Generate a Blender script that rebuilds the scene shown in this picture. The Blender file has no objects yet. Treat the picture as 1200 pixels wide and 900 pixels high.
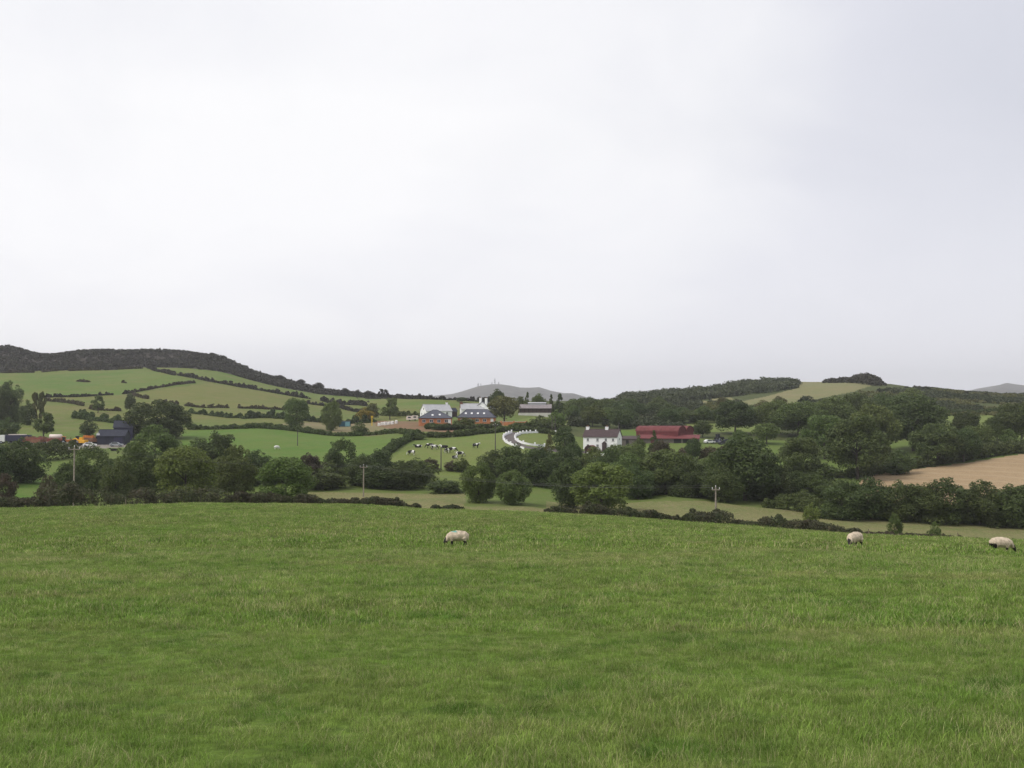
import bpy, math, random
import numpy as np
from mathutils import Vector

R = math.radians
C = bpy.context.scene
COL = C.collection
rng = np.random.default_rng(7)
random.seed(7)

# ------------------------------------------------------------------ camera
F = 1200.0                       # focal length in photo pixels (photo 1200 x 900)
PITCH = math.atan(40.0 / F)
EYE = 1.6
cam = bpy.data.objects.new('camera', bpy.data.cameras.new('camera'))
COL.objects.link(cam)
cam.location = (0, 0, EYE)
cam.rotation_euler = (R(90) + PITCH, 0, 0)
cam.data.sensor_width = 36
cam.data.lens = 36.0
cam.data.clip_start = 0.1
cam.data.clip_end = 40000
C.camera = cam
C.view_settings.view_transform = 'Standard'
C.view_settings.look = 'None'
C.view_settings.gamma = 1
C.view_settings.exposure = 0.42

# ------------------------------------------------------------------ sky and sun
SUN_EL, SUN_AZ = R(52), R(-112)   # azimuth measured from the view direction, to the left
W = bpy.data.worlds.new('World')
C.world = W
W.use_nodes = True
nt = W.node_tree
nt.nodes.clear()


def nd(t, typ, **kw):
    n = t.nodes.new(typ)
    for k, v in kw.items():
        setattr(n, k, v)
    return n


def lk(t, a, b):
    t.links.new(a, b)


def mixc(t, fac, a, b, mode='MIX'):
    n = t.nodes.new('ShaderNodeMix')
    n.data_type = 'RGBA'
    n.blend_type = mode
    for sock, v in ((n.inputs[0], fac), (n.inputs[6], a), (n.inputs[7], b)):
        if hasattr(v, 'links'):
            lk(t, v, sock)
        elif isinstance(v, (tuple, list)):
            sock.default_value = (v[0], v[1], v[2], 1)
        else:
            sock.default_value = v
    return n.outputs[2]


def ramp(t, src, stops):
    n = t.nodes.new('ShaderNodeValToRGB')
    el = n.color_ramp.elements
    while len(el) < len(stops):
        el.new(0.5)
    for e, (p, c) in zip(el, stops):
        e.position = p
        e.color = (c, c, c, 1) if not isinstance(c, (tuple, list)) else (c[0], c[1], c[2], 1)
    lk(t, src, n.inputs[0])
    return n.outputs[0]


def noise(t, vec, scale, detail=4.0, rough=0.5, dist=0.0):
    n = t.nodes.new('ShaderNodeTexNoise')
    n.inputs['Scale'].default_value = scale
    n.inputs['Detail'].default_value = detail
    n.inputs['Roughness'].default_value = rough
    n.inputs['Distortion'].default_value = dist
    if vec is not None:
        lk(t, vec, n.inputs['Vector'])
    return n.outputs[0]


sky = nd(nt, 'ShaderNodeTexSky', sky_type='NISHITA', sun_disc=False, sun_elevation=SUN_EL, sun_rotation=SUN_AZ)
sky.air_density = 1.5
sky.dust_density = 3.0
tc = nd(nt, 'ShaderNodeTexCoord')
sep = nd(nt, 'ShaderNodeSeparateXYZ')
lk(nt, tc.outputs['Generated'], sep.inputs[0])
zc = nd(nt, 'ShaderNodeMath', operation='MAXIMUM')
lk(nt, sep.outputs[2], zc.inputs[0]); zc.inputs[1].default_value = 0.0
za = nd(nt, 'ShaderNodeMath', operation='ADD')
lk(nt, zc.outputs[0], za.inputs[0]); za.inputs[1].default_value = 0.55
dv = nd(nt, 'ShaderNodeVectorMath', operation='DIVIDE')
cmb = nd(nt, 'ShaderNodeCombineXYZ')
for i in range(3):
    lk(nt, za.outputs[0], cmb.inputs[i])
lk(nt, tc.outputs['Generated'], dv.inputs[0]); lk(nt, cmb.outputs[0], dv.inputs[1])
mp = nd(nt, 'ShaderNodeMapping')
mp.inputs['Location'].default_value = (3.9, 2.2, 0)
mp.inputs['Rotation'].default_value = (0, 0, R(-24))
mp.inputs['Scale'].default_value = (0.9, 1.25, 0)
lk(nt, dv.outputs[0], mp.inputs['Vector'])
n1 = noise(nt, mp.outputs[0], 1.05, 6, 0.42, 0.5)
n2 = noise(nt, mp.outputs[0], 3.4, 5, 0.5, 0.6)
# brighter cloud on the left (towards the hidden sun), greyer to the right
gx = nd(nt, 'ShaderNodeMath', operation='MULTIPLY_ADD')
lk(nt, sep.outputs[0], gx.inputs[0]); gx.inputs[1].default_value = -0.60; gx.inputs[2].default_value = 0.03
nc = nd(nt, 'ShaderNodeMath', operation='MULTIPLY_ADD'); lk(nt, n1, nc.inputs[0]); nc.inputs[1].default_value = 1.9; nc.inputs[2].default_value = -0.45
s1 = nd(nt, 'ShaderNodeMath', operation='ADD'); lk(nt, nc.outputs[0], s1.inputs[0]); lk(nt, gx.outputs[0], s1.inputs[1])
s2 = nd(nt, 'ShaderNodeMath', operation='MULTIPLY_ADD'); lk(nt, n2, s2.inputs[0]); s2.inputs[1].default_value = 0.46; lk(nt, s1.outputs[0], s2.inputs[2])
cloud = ramp(nt, s2.outputs[0], [(0.34, (5.3, 5.4, 6.0)), (0.58, (5.95, 6.0, 6.55)), (0.76, (6.8, 6.82, 7.15)), (1.0, (7.9, 7.85, 7.95))])
hz = ramp(nt, zc.outputs[0], [(0.0, 0.62), (0.07, 0.5), (0.26, 0.0)])
cloud2 = mixc(nt, hz, cloud, (8.7, 8.65, 9.1))
skyc = mixc(nt, 0.96, sky.outputs[0], cloud2)
bg = nd(nt, 'ShaderNodeBackground')
bg.inputs['Strength'].default_value = 0.1
lk(nt, skyc, bg.inputs[0])
lk(nt, bg.outputs[0], nd(nt, 'ShaderNodeOutputWorld').inputs[0])

sun = bpy.data.objects.new('sun', bpy.data.lights.new('sun', 'SUN'))
COL.objects.link(sun)
sun.data.energy = 1.5
sun.data.angle = R(25)
sun.data.color = (1, 0.96, 0.9)
sdir = Vector((math.sin(SUN_AZ) * math.cos(SUN_EL), math.cos(SUN_AZ) * math.cos(SUN_EL), math.sin(SUN_EL)))
sun.rotation_euler = sdir.to_track_quat('Z', 'Y').to_euler()

# ------------------------------------------------------------------ terrain heights


def slope_of(py):
    return math.tan(PITCH + math.atan((450.0 - py) / F))


def pchip(x, y, q):
    """monotone cubic interpolation, y may have trailing columns"""
    x = np.asarray(x, float); y = np.asarray(y, float); q = np.asarray(q, float)
    h = np.diff(x); d = np.diff(y, axis=0) / h.reshape(-1, *([1] * (y.ndim - 1)))
    m = np.zeros_like(y)
    w1 = (2 * h[1:] + h[:-1]).reshape(-1, *([1] * (y.ndim - 1)))
    w2 = (h[1:] + 2 * h[:-1]).reshape(-1, *([1] * (y.ndim - 1)))
    a, b = d[:-1], d[1:]
    ok = a * b > 0
    with np.errstate(divide='ignore', invalid='ignore'):
        hm = (w1 + w2) / (w1 / a + w2 / b)
    m[1:-1] = np.where(ok, hm, 0)
    m[0], m[-1] = d[0], d[-1]
    i = np.clip(np.searchsorted(x, q) - 1, 0, len(x) - 2)
    hh = h[i].reshape(-1, *([1] * (y.ndim - 1)))
    t = ((q - x[i]) / h[i]).reshape(-1, *([1] * (y.ndim - 1)))
    return ((2 * t**3 - 3 * t**2 + 1) * y[i] + (t**3 - 2 * t**2 + t) * hh * m[i]
            + (-2 * t**3 + 3 * t**2) * y[i + 1] + (t**3 - t**2) * hh * m[i + 1])


YR = [48, 150, 165, 180, 200, 225, 255, 290, 330, 370, 420, 500, 600, 720, 860, 1000]
TAB = {
    -300: [641, 602, 606, 602, 590, 575, 559, 540, 525, 514, 503, 484, 466, 444, 418, 398],
    0:    [640, 598, 600, 596, 585, 572, 557, 538, 524, 515, 503, 485, 468, 447, 425, 406],
    55:   [640, 597, 601, 598, 589, 576, 560, 540, 525, 515, 503, 485, 468, 448, 430, 418],
    100:  [640, 596, 602, 600, 593, 580, 562, 541, 526, 514, 502, 486, 468, 448, 429, 413],
    200:  [640, 593.5, 602, 600, 594, 582, 565, 544, 528, 515, 503, 488, 470, 448, 430, 413],
    250:  [640, 592, 600, 598, 593, 582, 565, 545, 529, 515, 503, 488, 472, 453, 434, 419],
    300:  [640, 592, 599, 598, 593, 582, 566, 546, 529, 515, 502, 489, 475, 460, 447, 437],
    400:  [640, 593, 599, 598, 592, 582, 566, 547, 531, 518, 508, 497, 485, 472, 464, 460],
    500:  [640, 598, 604, 602, 595, 584, 568, 547, 523, 510, 500, 488, 475, 468, 469, 470],
    600:  [640, 600.5, 606, 604, 596, 584, 569, 548, 525, 509, 499, 488, 478, 472, 471, 472],
    700:  [641, 606, 612, 610, 603, 592, 577, 560, 541, 524, 508, 494, 482, 474, 470, 470],
    800:  [641, 613, 617, 613, 602, 588, 573, 556, 538, 521, 509, 494, 480, 470, 463, 463],
    900:  [641, 622, 626, 622, 611, 596, 579, 561, 543, 525, 511, 497, 479, 461, 451, 451],
    1000: [642, 630, 633, 629, 617, 601, 583, 564, 545, 528, 513, 497, 477, 454, 447, 452],
    1100: [645, 634, 637, 633, 622, 605, 584, 561, 541, 523, 506, 489, 474, 461, 458, 460],
    1200: [648, 637, 640, 637, 627, 608, 584, 557, 533, 516, 500, 487, 476, 467, 464, 465],
    1500: [654, 646, 649, 645, 633, 612, 586, 555, 530, 512, 497, 484, 474, 464, 460, 462],
}
cols = sorted(TAB)
zt = []
for c in cols:
    z = [EYE + slope_of(p) * y for p, y in zip(TAB[c], YR)]
    z = [-0.02, -0.28, -0.78, -1.78] + z
    z += [z[-1] - 25, -25, -35, -35]
    zt.append(z)
YN = [0.5, 5, 10, 20] + YR + [1250, 1700, 3000, 14000]
zt = np.array(zt).T                                   # rows Y, columns px


def geo(a, b, r):
    return list(np.exp(np.linspace(math.log(a), math.log(b), max(2, int(math.log(b / a) / math.log(r))))))


YS = np.array(geo(0.5, 60, 1.035)[:-1] + geo(60, 1020, 1.0072)[:-1] + geo(1020, 14000, 1.06))
us = list(np.arange(-0.56, 0.5601, 1 / 600.0))
e = 0.56; st = 1 / 300.0
side = []
while e < 1.7:
    e += st; st *= 1.16; side.append(e)
US = np.array([-s for s in reversed(side)] + us + side)
zc_ = pchip(YN, zt, YS)                               # (rows, cols)
pxq = np.clip(600 + F * US, -299, 1499)
Z = pchip(cols, zc_.T, pxq).T                         # (rows, us)
XG = US[None, :] * YS[:, None]
YG = np.repeat(YS[:, None], len(US), 1)


VT = {}


def vnoise(x, y, s, seed):
    """smooth value noise, wavelength s"""
    r = VT.setdefault(seed, None)
    if r is None:
        r = VT[seed] = np.random.default_rng(seed).random((256, 256))
    x = np.asarray(x) / s + 1000.0; y = np.asarray(y) / s + 1000.0
    i = np.floor(x).astype(int); j = np.floor(y).astype(int)
    fx = x - i; fy = y - j
    fx = fx * fx * (3 - 2 * fx); fy = fy * fy * (3 - 2 * fy)
    g = lambda a, b: r[a % 256, b % 256]
    return (g(i, j) * (1 - fx) * (1 - fy) + g(i + 1, j) * fx * (1 - fy) + g(i, j + 1) * (1 - fx) * fy + g(i + 1, j + 1) * fx * fy) * 2 - 1


amp = np.clip((YG - 3) / 40, 0, 1)
Z += amp * (0.07 * vnoise(XG, YG, 3.1, 1) + 0.16 * vnoise(XG, YG, 9, 2) * (YG > 8))
far = np.clip((YG - 380) / 300, 0, 1)
Z += far * (0.6 * vnoise(XG, YG, 28, 3) + 0.9 * vnoise(XG, YG, 75, 4))
PYG = 450 - F * np.tan(np.arctan((Z - EYE) / YG) - PITCH)
PXG = np.repeat(600 + F * US[None, :], len(YS), 0)
LY = np.log(YS)


def gz(x, y):
    """terrain height at world x, y (arrays or numbers)"""
    x = np.asarray(x, float); y = np.maximum(np.asarray(y, float), 0.55)
    u = np.clip(x / y, US[0] + 1e-6, US[-1] - 1e-6)
    i = np.clip(np.searchsorted(YS, y) - 1, 0, len(YS) - 2)
    j = np.clip(np.searchsorted(US, u) - 1, 0, len(US) - 2)
    a = np.clip((y - YS[i]) / (YS[i + 1] - YS[i]), 0, 1); b = (u - US[j]) / (US[j + 1] - US[j])
    return (Z[i, j] * (1 - a) * (1 - b) + Z[i + 1, j] * a * (1 - b) + Z[i, j + 1] * (1 - a) * b + Z[i + 1, j + 1] * a * b)


def gp(px, y):
    """ground point below bearing px at distance y"""
    x = (px - 600) / F * y
    return Vector((x, y, float(gz(x, y))))


def hit(px, py, ymin=160):
    """first ground point beyond ymin seen along the bearing px at photo row py"""
    ys = np.linspace(ymin, 1200, 2600)
    x = (px - 600) / F * ys
    z = gz(x, ys)
    p = 450 - F * np.tan(np.arctan((z - EYE) / ys) - PITCH)
    k = np.argmax(p <= py) if (p <= py).any() else int(np.argmin(p))
    return Vector((x[k], ys[k], z[k]))


# ------------------------------------------------------------------ materials
MATS = {}


def newmat(name):
    m = bpy.data.materials.new(name)
    m.use_nodes = True
    t = m.node_tree
    b = t.nodes['Principled BSDF']
    return m, t, b


def set_spec(b, rough, spec=0.3):
    b.inputs['Roughness'].default_value = rough
    b.inputs['Specular IOR Level'].default_value = spec


def plain(name, col, rough=0.7, var=0.25, scale=1.5, spec=0.3, metal=0.0, bump=0.0):
    m, t, b = newmat(name)
    g = nd(t, 'ShaderNodeTexCoord')
    n = noise(t, g.outputs['Object'], scale, 6, 0.6)
    dark = tuple(c * (1 - var) for c in col); lite = tuple(min(1, c * (1 + var * 0.6)) for c in col)
    f = ramp(t, n, [(0.3, 0), (0.7, 1)])
    lk(t, mixc(t, f, dark, lite), b.inputs['Base Color'])
    set_spec(b, rough, spec)
    b.inputs['Metallic'].default_value = metal
    if bump:
        bp = nd(t, 'ShaderNodeBump'); bp.inputs['Strength'].default_value = bump
        lk(t, noise(t, g.outputs['Object'], scale * 8, 4, 0.6), bp.inputs['Height']); lk(t, bp.outputs[0], b.inputs['Normal'])
    MATS[name] = m
    return m


def ground(name, cols, s1=0.05, s2=0.6, bump=0.3, s3=5.0):
    """ground cover: three true colours broken up by noise of two sizes"""
    m, t, b = newmat(name)
    g = nd(t, 'ShaderNodeNewGeometry')
    a = noise(t, g.outputs['Position'], s1, 5, 0.55, 0.5)
    c = noise(t, g.outputs['Position'], s2, 6, 0.65, 0.3)
    f = noise(t, g.outputs['Position'], s3, 4, 0.7)
    k = mixc(t, ramp(t, a, [(0.36, 0), (0.64, 1)]), cols[0], cols[1])
    k = mixc(t, ramp(t, c, [(0.45, 0), (0.72, 0.8)]), k, cols[2])
    k = mixc(t, 0.55, k, ramp(t, f, [(0.3, 0.12), (0.7, 0.95)]), 'OVERLAY')
    lk(t, k, b.inputs['Base Color'])
    set_spec(b, 0.95, 0.1)
    bp = nd(t, 'ShaderNodeBump'); bp.inputs['Strength'].default_value = bump; bp.inputs['Distance'].default_value = 0.3
    lk(t, c, bp.inputs['Height']); lk(t, bp.outputs[0], b.inputs['Normal'])
    MATS[name] = m
    return m


def leafmat(name, c1, c2, c3, scale=0.35):
    m, t, b = newmat(name)
    g = nd(t, 'ShaderNodeNewGeometry'); oi = nd(t, 'ShaderNodeObjectInfo')
    a = noise(t, g.outputs['Position'], scale, 4, 0.6)
    k = mixc(t, ramp(t, a, [(0.35, 0), (0.65, 1)]), c1, c2)
    a2 = noise(t, g.outputs['Position'], scale * 5.0, 3, 0.7)
    k = mixc(t, ramp(t, a2, [(0.5, 0), (0.75, 0.75)]), k, c3)
    hs = nd(t, 'ShaderNodeHueSaturation')
    mr = nd(t, 'ShaderNodeMapRange'); mr.inputs[3].default_value = 0.86; mr.inputs[4].default_value = 1.24
    isl = nd(t, 'ShaderNodeMapRange'); isl.inputs[3].default_value = 0.7; isl.inputs[4].default_value = 1.3; lk(t, g.outputs['Random Per Island'], isl.inputs[0])
    vm = nd(t, 'ShaderNodeMath', operation='MULTIPLY'); lk(t, mr.outputs[0], vm.inputs[0]); lk(t, isl.outputs[0], vm.inputs[1])
    fr = nd(t, 'ShaderNodeMath', operation='MULTIPLY'); lk(t, oi.outputs['Random'], fr.inputs[0]); fr.inputs[1].default_value = 7.31
    fr2 = nd(t, 'ShaderNodeMath', operation='FRACT'); lk(t, fr.outputs[0], fr2.inputs[0])
    hm_ = nd(t, 'ShaderNodeMapRange'); hm_.inputs[3].default_value = 0.478; hm_.inputs[4].default_value = 0.512; lk(t, fr2.outputs[0], hm_.inputs[0]); lk(t, hm_.outputs[0], hs.inputs['Hue'])
    lk(t, oi.outputs['Random'], mr.inputs[0]); lk(t, vm.outputs[0], hs.inputs['Value']); lk(t, k, hs.inputs['Color'])
    lk(t, hs.outputs[0], b.inputs['Base Color'])
    set_spec(b, 0.6, 0.25)
    tr = nd(t, 'ShaderNodeBsdfTranslucent'); lk(t, hs.outputs[0], tr.inputs[0])
    mx = nd(t, 'ShaderNodeMixShader'); mx.inputs[0].default_value = 0.36
    lk(t, b.outputs[0], mx.inputs[1]); lk(t, tr.outputs[0], mx.inputs[2])
    lk(t, mx.outputs[0], t.nodes['Material Output'].inputs[0])
    MATS[name] = m
    return m


ground('near_grass_soil', ((0.070, 0.118, 0.016), (0.092, 0.135, 0.022), (0.105, 0.130, 0.030)), 0.12, 0.5, 0.5, 7)
ground('valley_grass', ((0.095, 0.145, 0.030), (0.115, 0.145, 0.040), (0.135, 0.145, 0.050)))
ground('hill_grass', ((0.092, 0.138, 0.030), (0.135, 0.145, 0.042), (0.165, 0.138, 0.062)), 0.012, 0.07)
ground('hill_grass_dry', ((0.140, 0.148, 0.042), (0.122, 0.142, 0.038), (0.175, 0.150, 0.065)), 0.012, 0.10)
ground('hill_grass_green', ((0.088, 0.146, 0.028), (0.124, 0.152, 0.038), (0.158, 0.148, 0.056)), 0.014, 0.07)
ground('meadow_grass', ((0.076, 0.148, 0.024), (0.104, 0.155, 0.032), (0.125, 0.150, 0.042)), 0.03, 0.16)
ground('cow_grass', ((0.125, 0.170, 0.040), (0.142, 0.170, 0.048), (0.160, 0.165, 0.060)), 0.03, 0.3)
ground('rough_grass', ((0.175, 0.170, 0.068), (0.130, 0.155, 0.050), (0.250, 0.195, 0.115)), 0.09, 1.1, 0.9, 3.0)
ground('dry_grass', ((0.190, 0.165, 0.085), (0.150, 0.150, 0.065), (0.215, 0.155, 0.095)), 0.03, 0.3)
ground('tan_grass', ((0.190, 0.175, 0.085), (0.155, 0.165, 0.070), (0.215, 0.180, 0.100)), 0.02, 0.1)
ground('ploughed_soil', ((0.300, 0.214, 0.122), (0.335, 0.243, 0.142), (0.262, 0.188, 0.108)), 0.03, 0.5, 0.5)
ground('red_soil', ((0.190, 0.110, 0.065), (0.150, 0.115, 0.060), (0.220, 0.130, 0.080)), 0.05, 0.5)
ground('yard_gravel', ((0.230, 0.205, 0.175), (0.200, 0.180, 0.155), (0.260, 0.235, 0.200)), 0.1, 0.8)
ground('heath_ground', ((0.032, 0.028, 0.025), (0.046, 0.038, 0.033), (0.065, 0.056, 0.038)), 0.02, 0.12, 0.6, 0.8)
ground('scrub_ground', ((0.052, 0.070, 0.022), (0.070, 0.085, 0.028), (0.095, 0.095, 0.040)), 0.02, 0.12, 0.6, 0.8)
_t = MATS['ploughed_soil'].node_tree                            # drilled rows and wheel lines
_w = nd(_t, 'ShaderNodeTexWave', wave_type='BANDS', bands_direction='DIAGONAL'); _w.inputs['Scale'].default_value = 0.045; _w.inputs['Distortion'].default_value = 0.6; _w.inputs['Detail'].default_value = 1.0
_g = nd(_t, 'ShaderNodeNewGeometry'); lk(_t, _g.outputs['Position'], _w.inputs['Vector'])
_b = _t.nodes['Principled BSDF']; _c = _b.inputs['Base Color'].links[0].from_socket
lk(_t, mixc(_t, ramp(_t, _w.outputs[0], [(0.84, 0), (0.95, 0.35)]), _c, (0.40, 0.31, 0.20)), _b.inputs['Base Color'])
ground('tarmac', ((0.120, 0.105, 0.100), (0.135, 0.115, 0.108), (0.110, 0.100, 0.098)), 0.2, 1.5)
ground('mountain_heather', ((0.090, 0.088, 0.080), (0.120, 0.112, 0.095), (0.140, 0.130, 0.115)), 0.002, 0.008, 0.3, 0.03)
leafmat('leaf_dark', (0.056, 0.085, 0.025), (0.082, 0.114, 0.032), (0.122, 0.148, 0.050))
leafmat('leaf_mid', (0.080, 0.120, 0.029), (0.111, 0.151, 0.040), (0.156, 0.183, 0.061))
leafmat('leaf_light', (0.096, 0.144, 0.028), (0.126, 0.172, 0.039), (0.167, 0.201, 0.060))
leafmat('leaf_olive', (0.097, 0.106, 0.034), (0.125, 0.127, 0.042), (0.165, 0.150, 0.062))
leafmat('leaf_brown', (0.074, 0.057, 0.037), (0.074, 0.078, 0.030), (0.138, 0.090, 0.060))
leafmat('leaf_gorse', (0.030, 0.027, 0.021), (0.042, 0.045, 0.020), (0.076, 0.056, 0.044), 0.12)
leafmat('leaf_wood', (0.035, 0.050, 0.023), (0.052, 0.068, 0.026), (0.078, 0.088, 0.039), 0.08)
leafmat('leaf_straw', (0.165, 0.170, 0.060), (0.200, 0.190, 0.075), (0.245, 0.210, 0.105))
leafmat('leaf_yellow', (0.20, 0.17, 0.03), (0.30, 0.23, 0.03), (0.12, 0.12, 0.03))
leafmat('leaf_bramble', (0.060, 0.056, 0.030), (0.056, 0.076, 0.026), (0.108, 0.078, 0.048))
plain('bark', (0.075, 0.062, 0.048), 0.9, 0.4, 3, bump=0.4)
plain('pole_wood', (0.30, 0.26, 0.21), 0.85, 0.35, 4)
plain('dark_pole_wood', (0.10, 0.09, 0.08), 0.85, 0.35, 4)
plain('white_porcelain', (0.75, 0.75, 0.73), 0.3, 0.1)
plain('wire', (0.10, 0.10, 0.10), 0.5, 0.1)
plain('post_wood', (0.20, 0.16, 0.12), 0.9, 0.4, 5)

# ------------------------------------------------------------------ object helpers


def link(o, parent=None):
    COL.objects.link(o)
    if parent is not None:
        o.parent = parent
    return o


def tag(o, label=None, cat=None, group=None, kind=None):
    for k, v in (('label', label), ('category', cat), ('group', group), ('kind', kind)):
        if v:
            o[k] = v
    return o


def thing(name, loc, rz, label, cat, group=None):
    o = bpy.data.objects.new(name, None)
    o.empty_display_size = 0.3
    o.location = loc
    o.rotation_euler = (0, 0, rz)
    link(o)
    return tag(o, label, cat, group)


def mesh_np(name, V, Q, mats=(), mi=None, smooth=False):
    """mesh from numpy verts and faces (n x 3 or n x 4)"""
    V = np.asarray(V, np.float32); Q = np.asarray(Q, np.int32)
    me = bpy.data.meshes.new(name)
    k = Q.shape[1]
    me.vertices.add(len(V)); me.vertices.foreach_set('co', V.ravel())
    me.loops.add(Q.size); me.loops.foreach_set('vertex_index', Q.ravel())
    me.polygons.add(len(Q))
    me.polygons.foreach_set('loop_start', np.arange(0, Q.size, k, dtype=np.int32))
    me.polygons.foreach_set('loop_total', np.full(len(Q), k, np.int32))
    for m in mats:
        me.materials.append(MATS[m] if isinstance(m, str) else m)
    if mi is not None:
        me.polygons.foreach_set('material_index', np.asarray(mi, np.int32))
    me.polygons.foreach_set('use_smooth', np.full(len(Q), smooth))
    me.update(calc_edges=True)
    return me


class MB:
    """collects boxes, prisms and tubes into one mesh"""
    def __init__(s):
        s.v = []; s.f = []; s.m = []

    def add(s, v, f, m=0):
        k = len(s.v)
        s.v += [tuple(p) for p in v]
        s.f += [tuple(i + k for i in q) for q in f]
        s.m += [m] * len(f)
        return s

    def box(s, x0, x1, y0, y1, z0, z1, m=0):
        v = [(x, y, z) for z in (z0, z1) for x, y in ((x0, y0), (x1, y0), (x1, y1), (x0, y1))]
        return s.add(v, [(3, 2, 1, 0), (4, 5, 6, 7), (0, 1, 5, 4), (1, 2, 6, 5), (2, 3, 7, 6), (3, 0, 4, 7)], m)

    def bev(s, x0, x1, y0, y1, z0, z1, b=0.05, m=0):
        """box with chamfered vertical edges and top"""
        def ring(i, z):
            return [(x0 + i + b, y0 + i, z), (x1 - i - b, y0 + i, z), (x1 - i, y0 + i + b, z), (x1 - i, y1 - i - b, z),
                    (x1 - i - b, y1 - i, z), (x0 + i + b, y1 - i, z), (x0 + i, y1 - i - b, z), (x0 + i, y0 + i + b, z)]
        v = ring(0, z0) + ring(0, z1 - b) + ring(b, z1)
        f = [tuple(range(7, -1, -1)), tuple(range(16, 24))]
        for r in (0, 8):
            f += [(r + i, r + (i + 1) % 8, r + 8 + (i + 1) % 8, r + 8 + i) for i in range(8)]
        return s.add(v, f, m)

    def prism(s, poly, y0, y1, m=0, axis='y'):
        """extrude a counter-clockwise outline (x, z) along y (or (y, z) along x)"""
        n = len(poly)
        if axis == 'y':
            v = [(a, y0, b) for a, b in poly] + [(a, y1, b) for a, b in poly]
        else:
            v = [(y0, a, b) for a, b in poly] + [(y1, a, b) for a, b in poly]
        f = [tuple(range(n)), tuple(range(2 * n - 1, n - 1, -1))]
        f += [(i, n + i, n + (i + 1) % n, (i + 1) % n) for i in range(n)]
        return s.add(v, f, m)

    def tube(s, pts, rad, n=6, m=0, cap=True):
        pts = [Vector(p) for p in pts]
        if not hasattr(rad, '__len__'):
            rad = [rad] * len(pts)
        v = []
        for i, p in enumerate(pts):
            d = (pts[min(i + 1, len(pts) - 1)] - pts[max(i - 1, 0)]).normalized()
            a = d.orthogonal().normalized() if i == 0 else (a0 - d * a0.dot(d)).normalized()
            a0 = a; b = d.cross(a)
            v += [p + (a * math.cos(2 * math.pi * k / n) + b * math.sin(2 * math.pi * k / n)) * rad[i] for k in range(n)]
        f = [(i * n + k, i * n + (k + 1) % n, (i + 1) * n + (k + 1) % n, (i + 1) * n + k) for i in range(len(pts) - 1) for k in range(n)]
        if cap:
            f += [tuple(range(n - 1, -1, -1)), tuple((len(pts) - 1) * n + k for k in range(n))]
        return s.add(v, f, m)

    def wheel(s, x, y, z, r, w, n=14, m=0):
        return s.tube([(x, y - w / 2, z), (x, y + w / 2, z)], r, n, m)

    def mesh(s, name, mats, smooth=False):
        me = bpy.data.meshes.new(name)
        me.from_pydata(s.v, [], s.f)
        for m in mats:
            me.materials.append(MATS[m])
        if len(mats) > 1:
            me.polygons.foreach_set('material_index', s.m)
        if smooth:
            me.polygons.foreach_set('use_smooth', [True] * len(me.polygons))
        me.update()
        return me

    def build(s, name, mat, parent=None, smooth=False):
        mats = [mat] if isinstance(mat, str) else list(mat)
        return link(bpy.data.objects.new(name, s.mesh(name, mats, smooth)), parent)


def copy_tree(o, parent=None):
    c = o.copy()
    COL.objects.link(c)
    if parent is not None:
        c.parent = parent
    for ch in list(o.children):
        copy_tree(ch, c)
    return c


# ------------------------------------------------------------------ ground: one sheet cut along its field edges
def inpoly(px, py, poly):
    r = np.zeros(px.shape, bool)
    n = len(poly)
    for i in range(n):
        x1, y1 = poly[i]; x2, y2 = poly[(i + 1) % n]
        if y1 == y2:
            continue
        c = ((y1 > py) != (y2 > py)) & (px < (x2 - x1) * (py - y1) / (y2 - y1) + x1)
        r ^= c
    return r


fx = (PXG[:-1, :-1] + PXG[1:, 1:]) / 2
fy = (PYG[:-1, :-1] + PYG[1:, 1:]) / 2
fd = (YG[:-1, :-1] + YG[1:, 1:]) / 2
wx, wy = (XG[:-1, :-1] + XG[1:, 1:]) / 2, fd
jit = vnoise(wx, wy, 6, 11) * 2.0
cls = np.full(fx.shape, 1)                                          # valley pasture
FIELDS = ['near_pasture', 'valley_pasture', 'rough_grassland', 'green_meadow', 'cow_pasture', 'lawn', 'driveway', 'dry_field', 'building_plot',
          'hill_pasture', 'hill_pasture', 'hill_pasture', 'heath', 'ploughed_field', 'hill_pasture', 'stubble_hill', 'scrubland', 'farmyard', 'far_plain']
FMAT = ['near_grass_soil', 'valley_grass', 'rough_grass', 'meadow_grass', 'cow_grass', 'cow_grass', 'tarmac', 'dry_grass', 'red_soil',
        'hill_grass', 'hill_grass_dry', 'hill_grass_green', 'heath_ground', 'ploughed_soil', 'cow_grass', 'tan_grass', 'scrub_ground', 'yard_gravel', 'scrub_ground']
cls[(fd > 400) & (fx < 640)] = 9
cls[(fd > 400) & (fx >= 640)] = 16
cls[(fd > 150) & (fd < 236 + jit) & (fx > 360) & (fx <= 545 + 2 * jit)] = 2
cls[(fd > 150) & (fd < 206 + jit) & (fx > 540) & (fx <= 640)] = 2
cls[(fd > 150) & (fd < 226 + jit) & (fx > 640)] = 2
cls[(fd > 175) & (fd < 250) & (fx < 62 + jit)] = 3
P = lambda poly, k, lo=0, hi=1e9: cls.__setitem__(inpoly(fx, fy, poly) & (fd > lo) & (fd < hi), k)
P([(215, 504), (300, 501), (380, 506), (462, 515), (452, 524), (400, 550), (215, 550)], 3, 280, 440)
P([(440, 552), (468, 531), (500, 518), (560, 507), (592, 506), (620, 530), (610, 556), (540, 562), (470, 562)], 4, 262, 385)
P([(603, 508), (655, 507), (665, 526), (612, 523)], 5, 300, 400)
P([(330, 496), (400, 493), (520, 498), (520, 510), (495, 517), (462, 515), (380, 506), (330, 500)], 7, 395, 520)
P([(438, 493), (492, 494), (545, 500), (532, 507), (470, 505), (440, 499)], 8, 380, 520)
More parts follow.
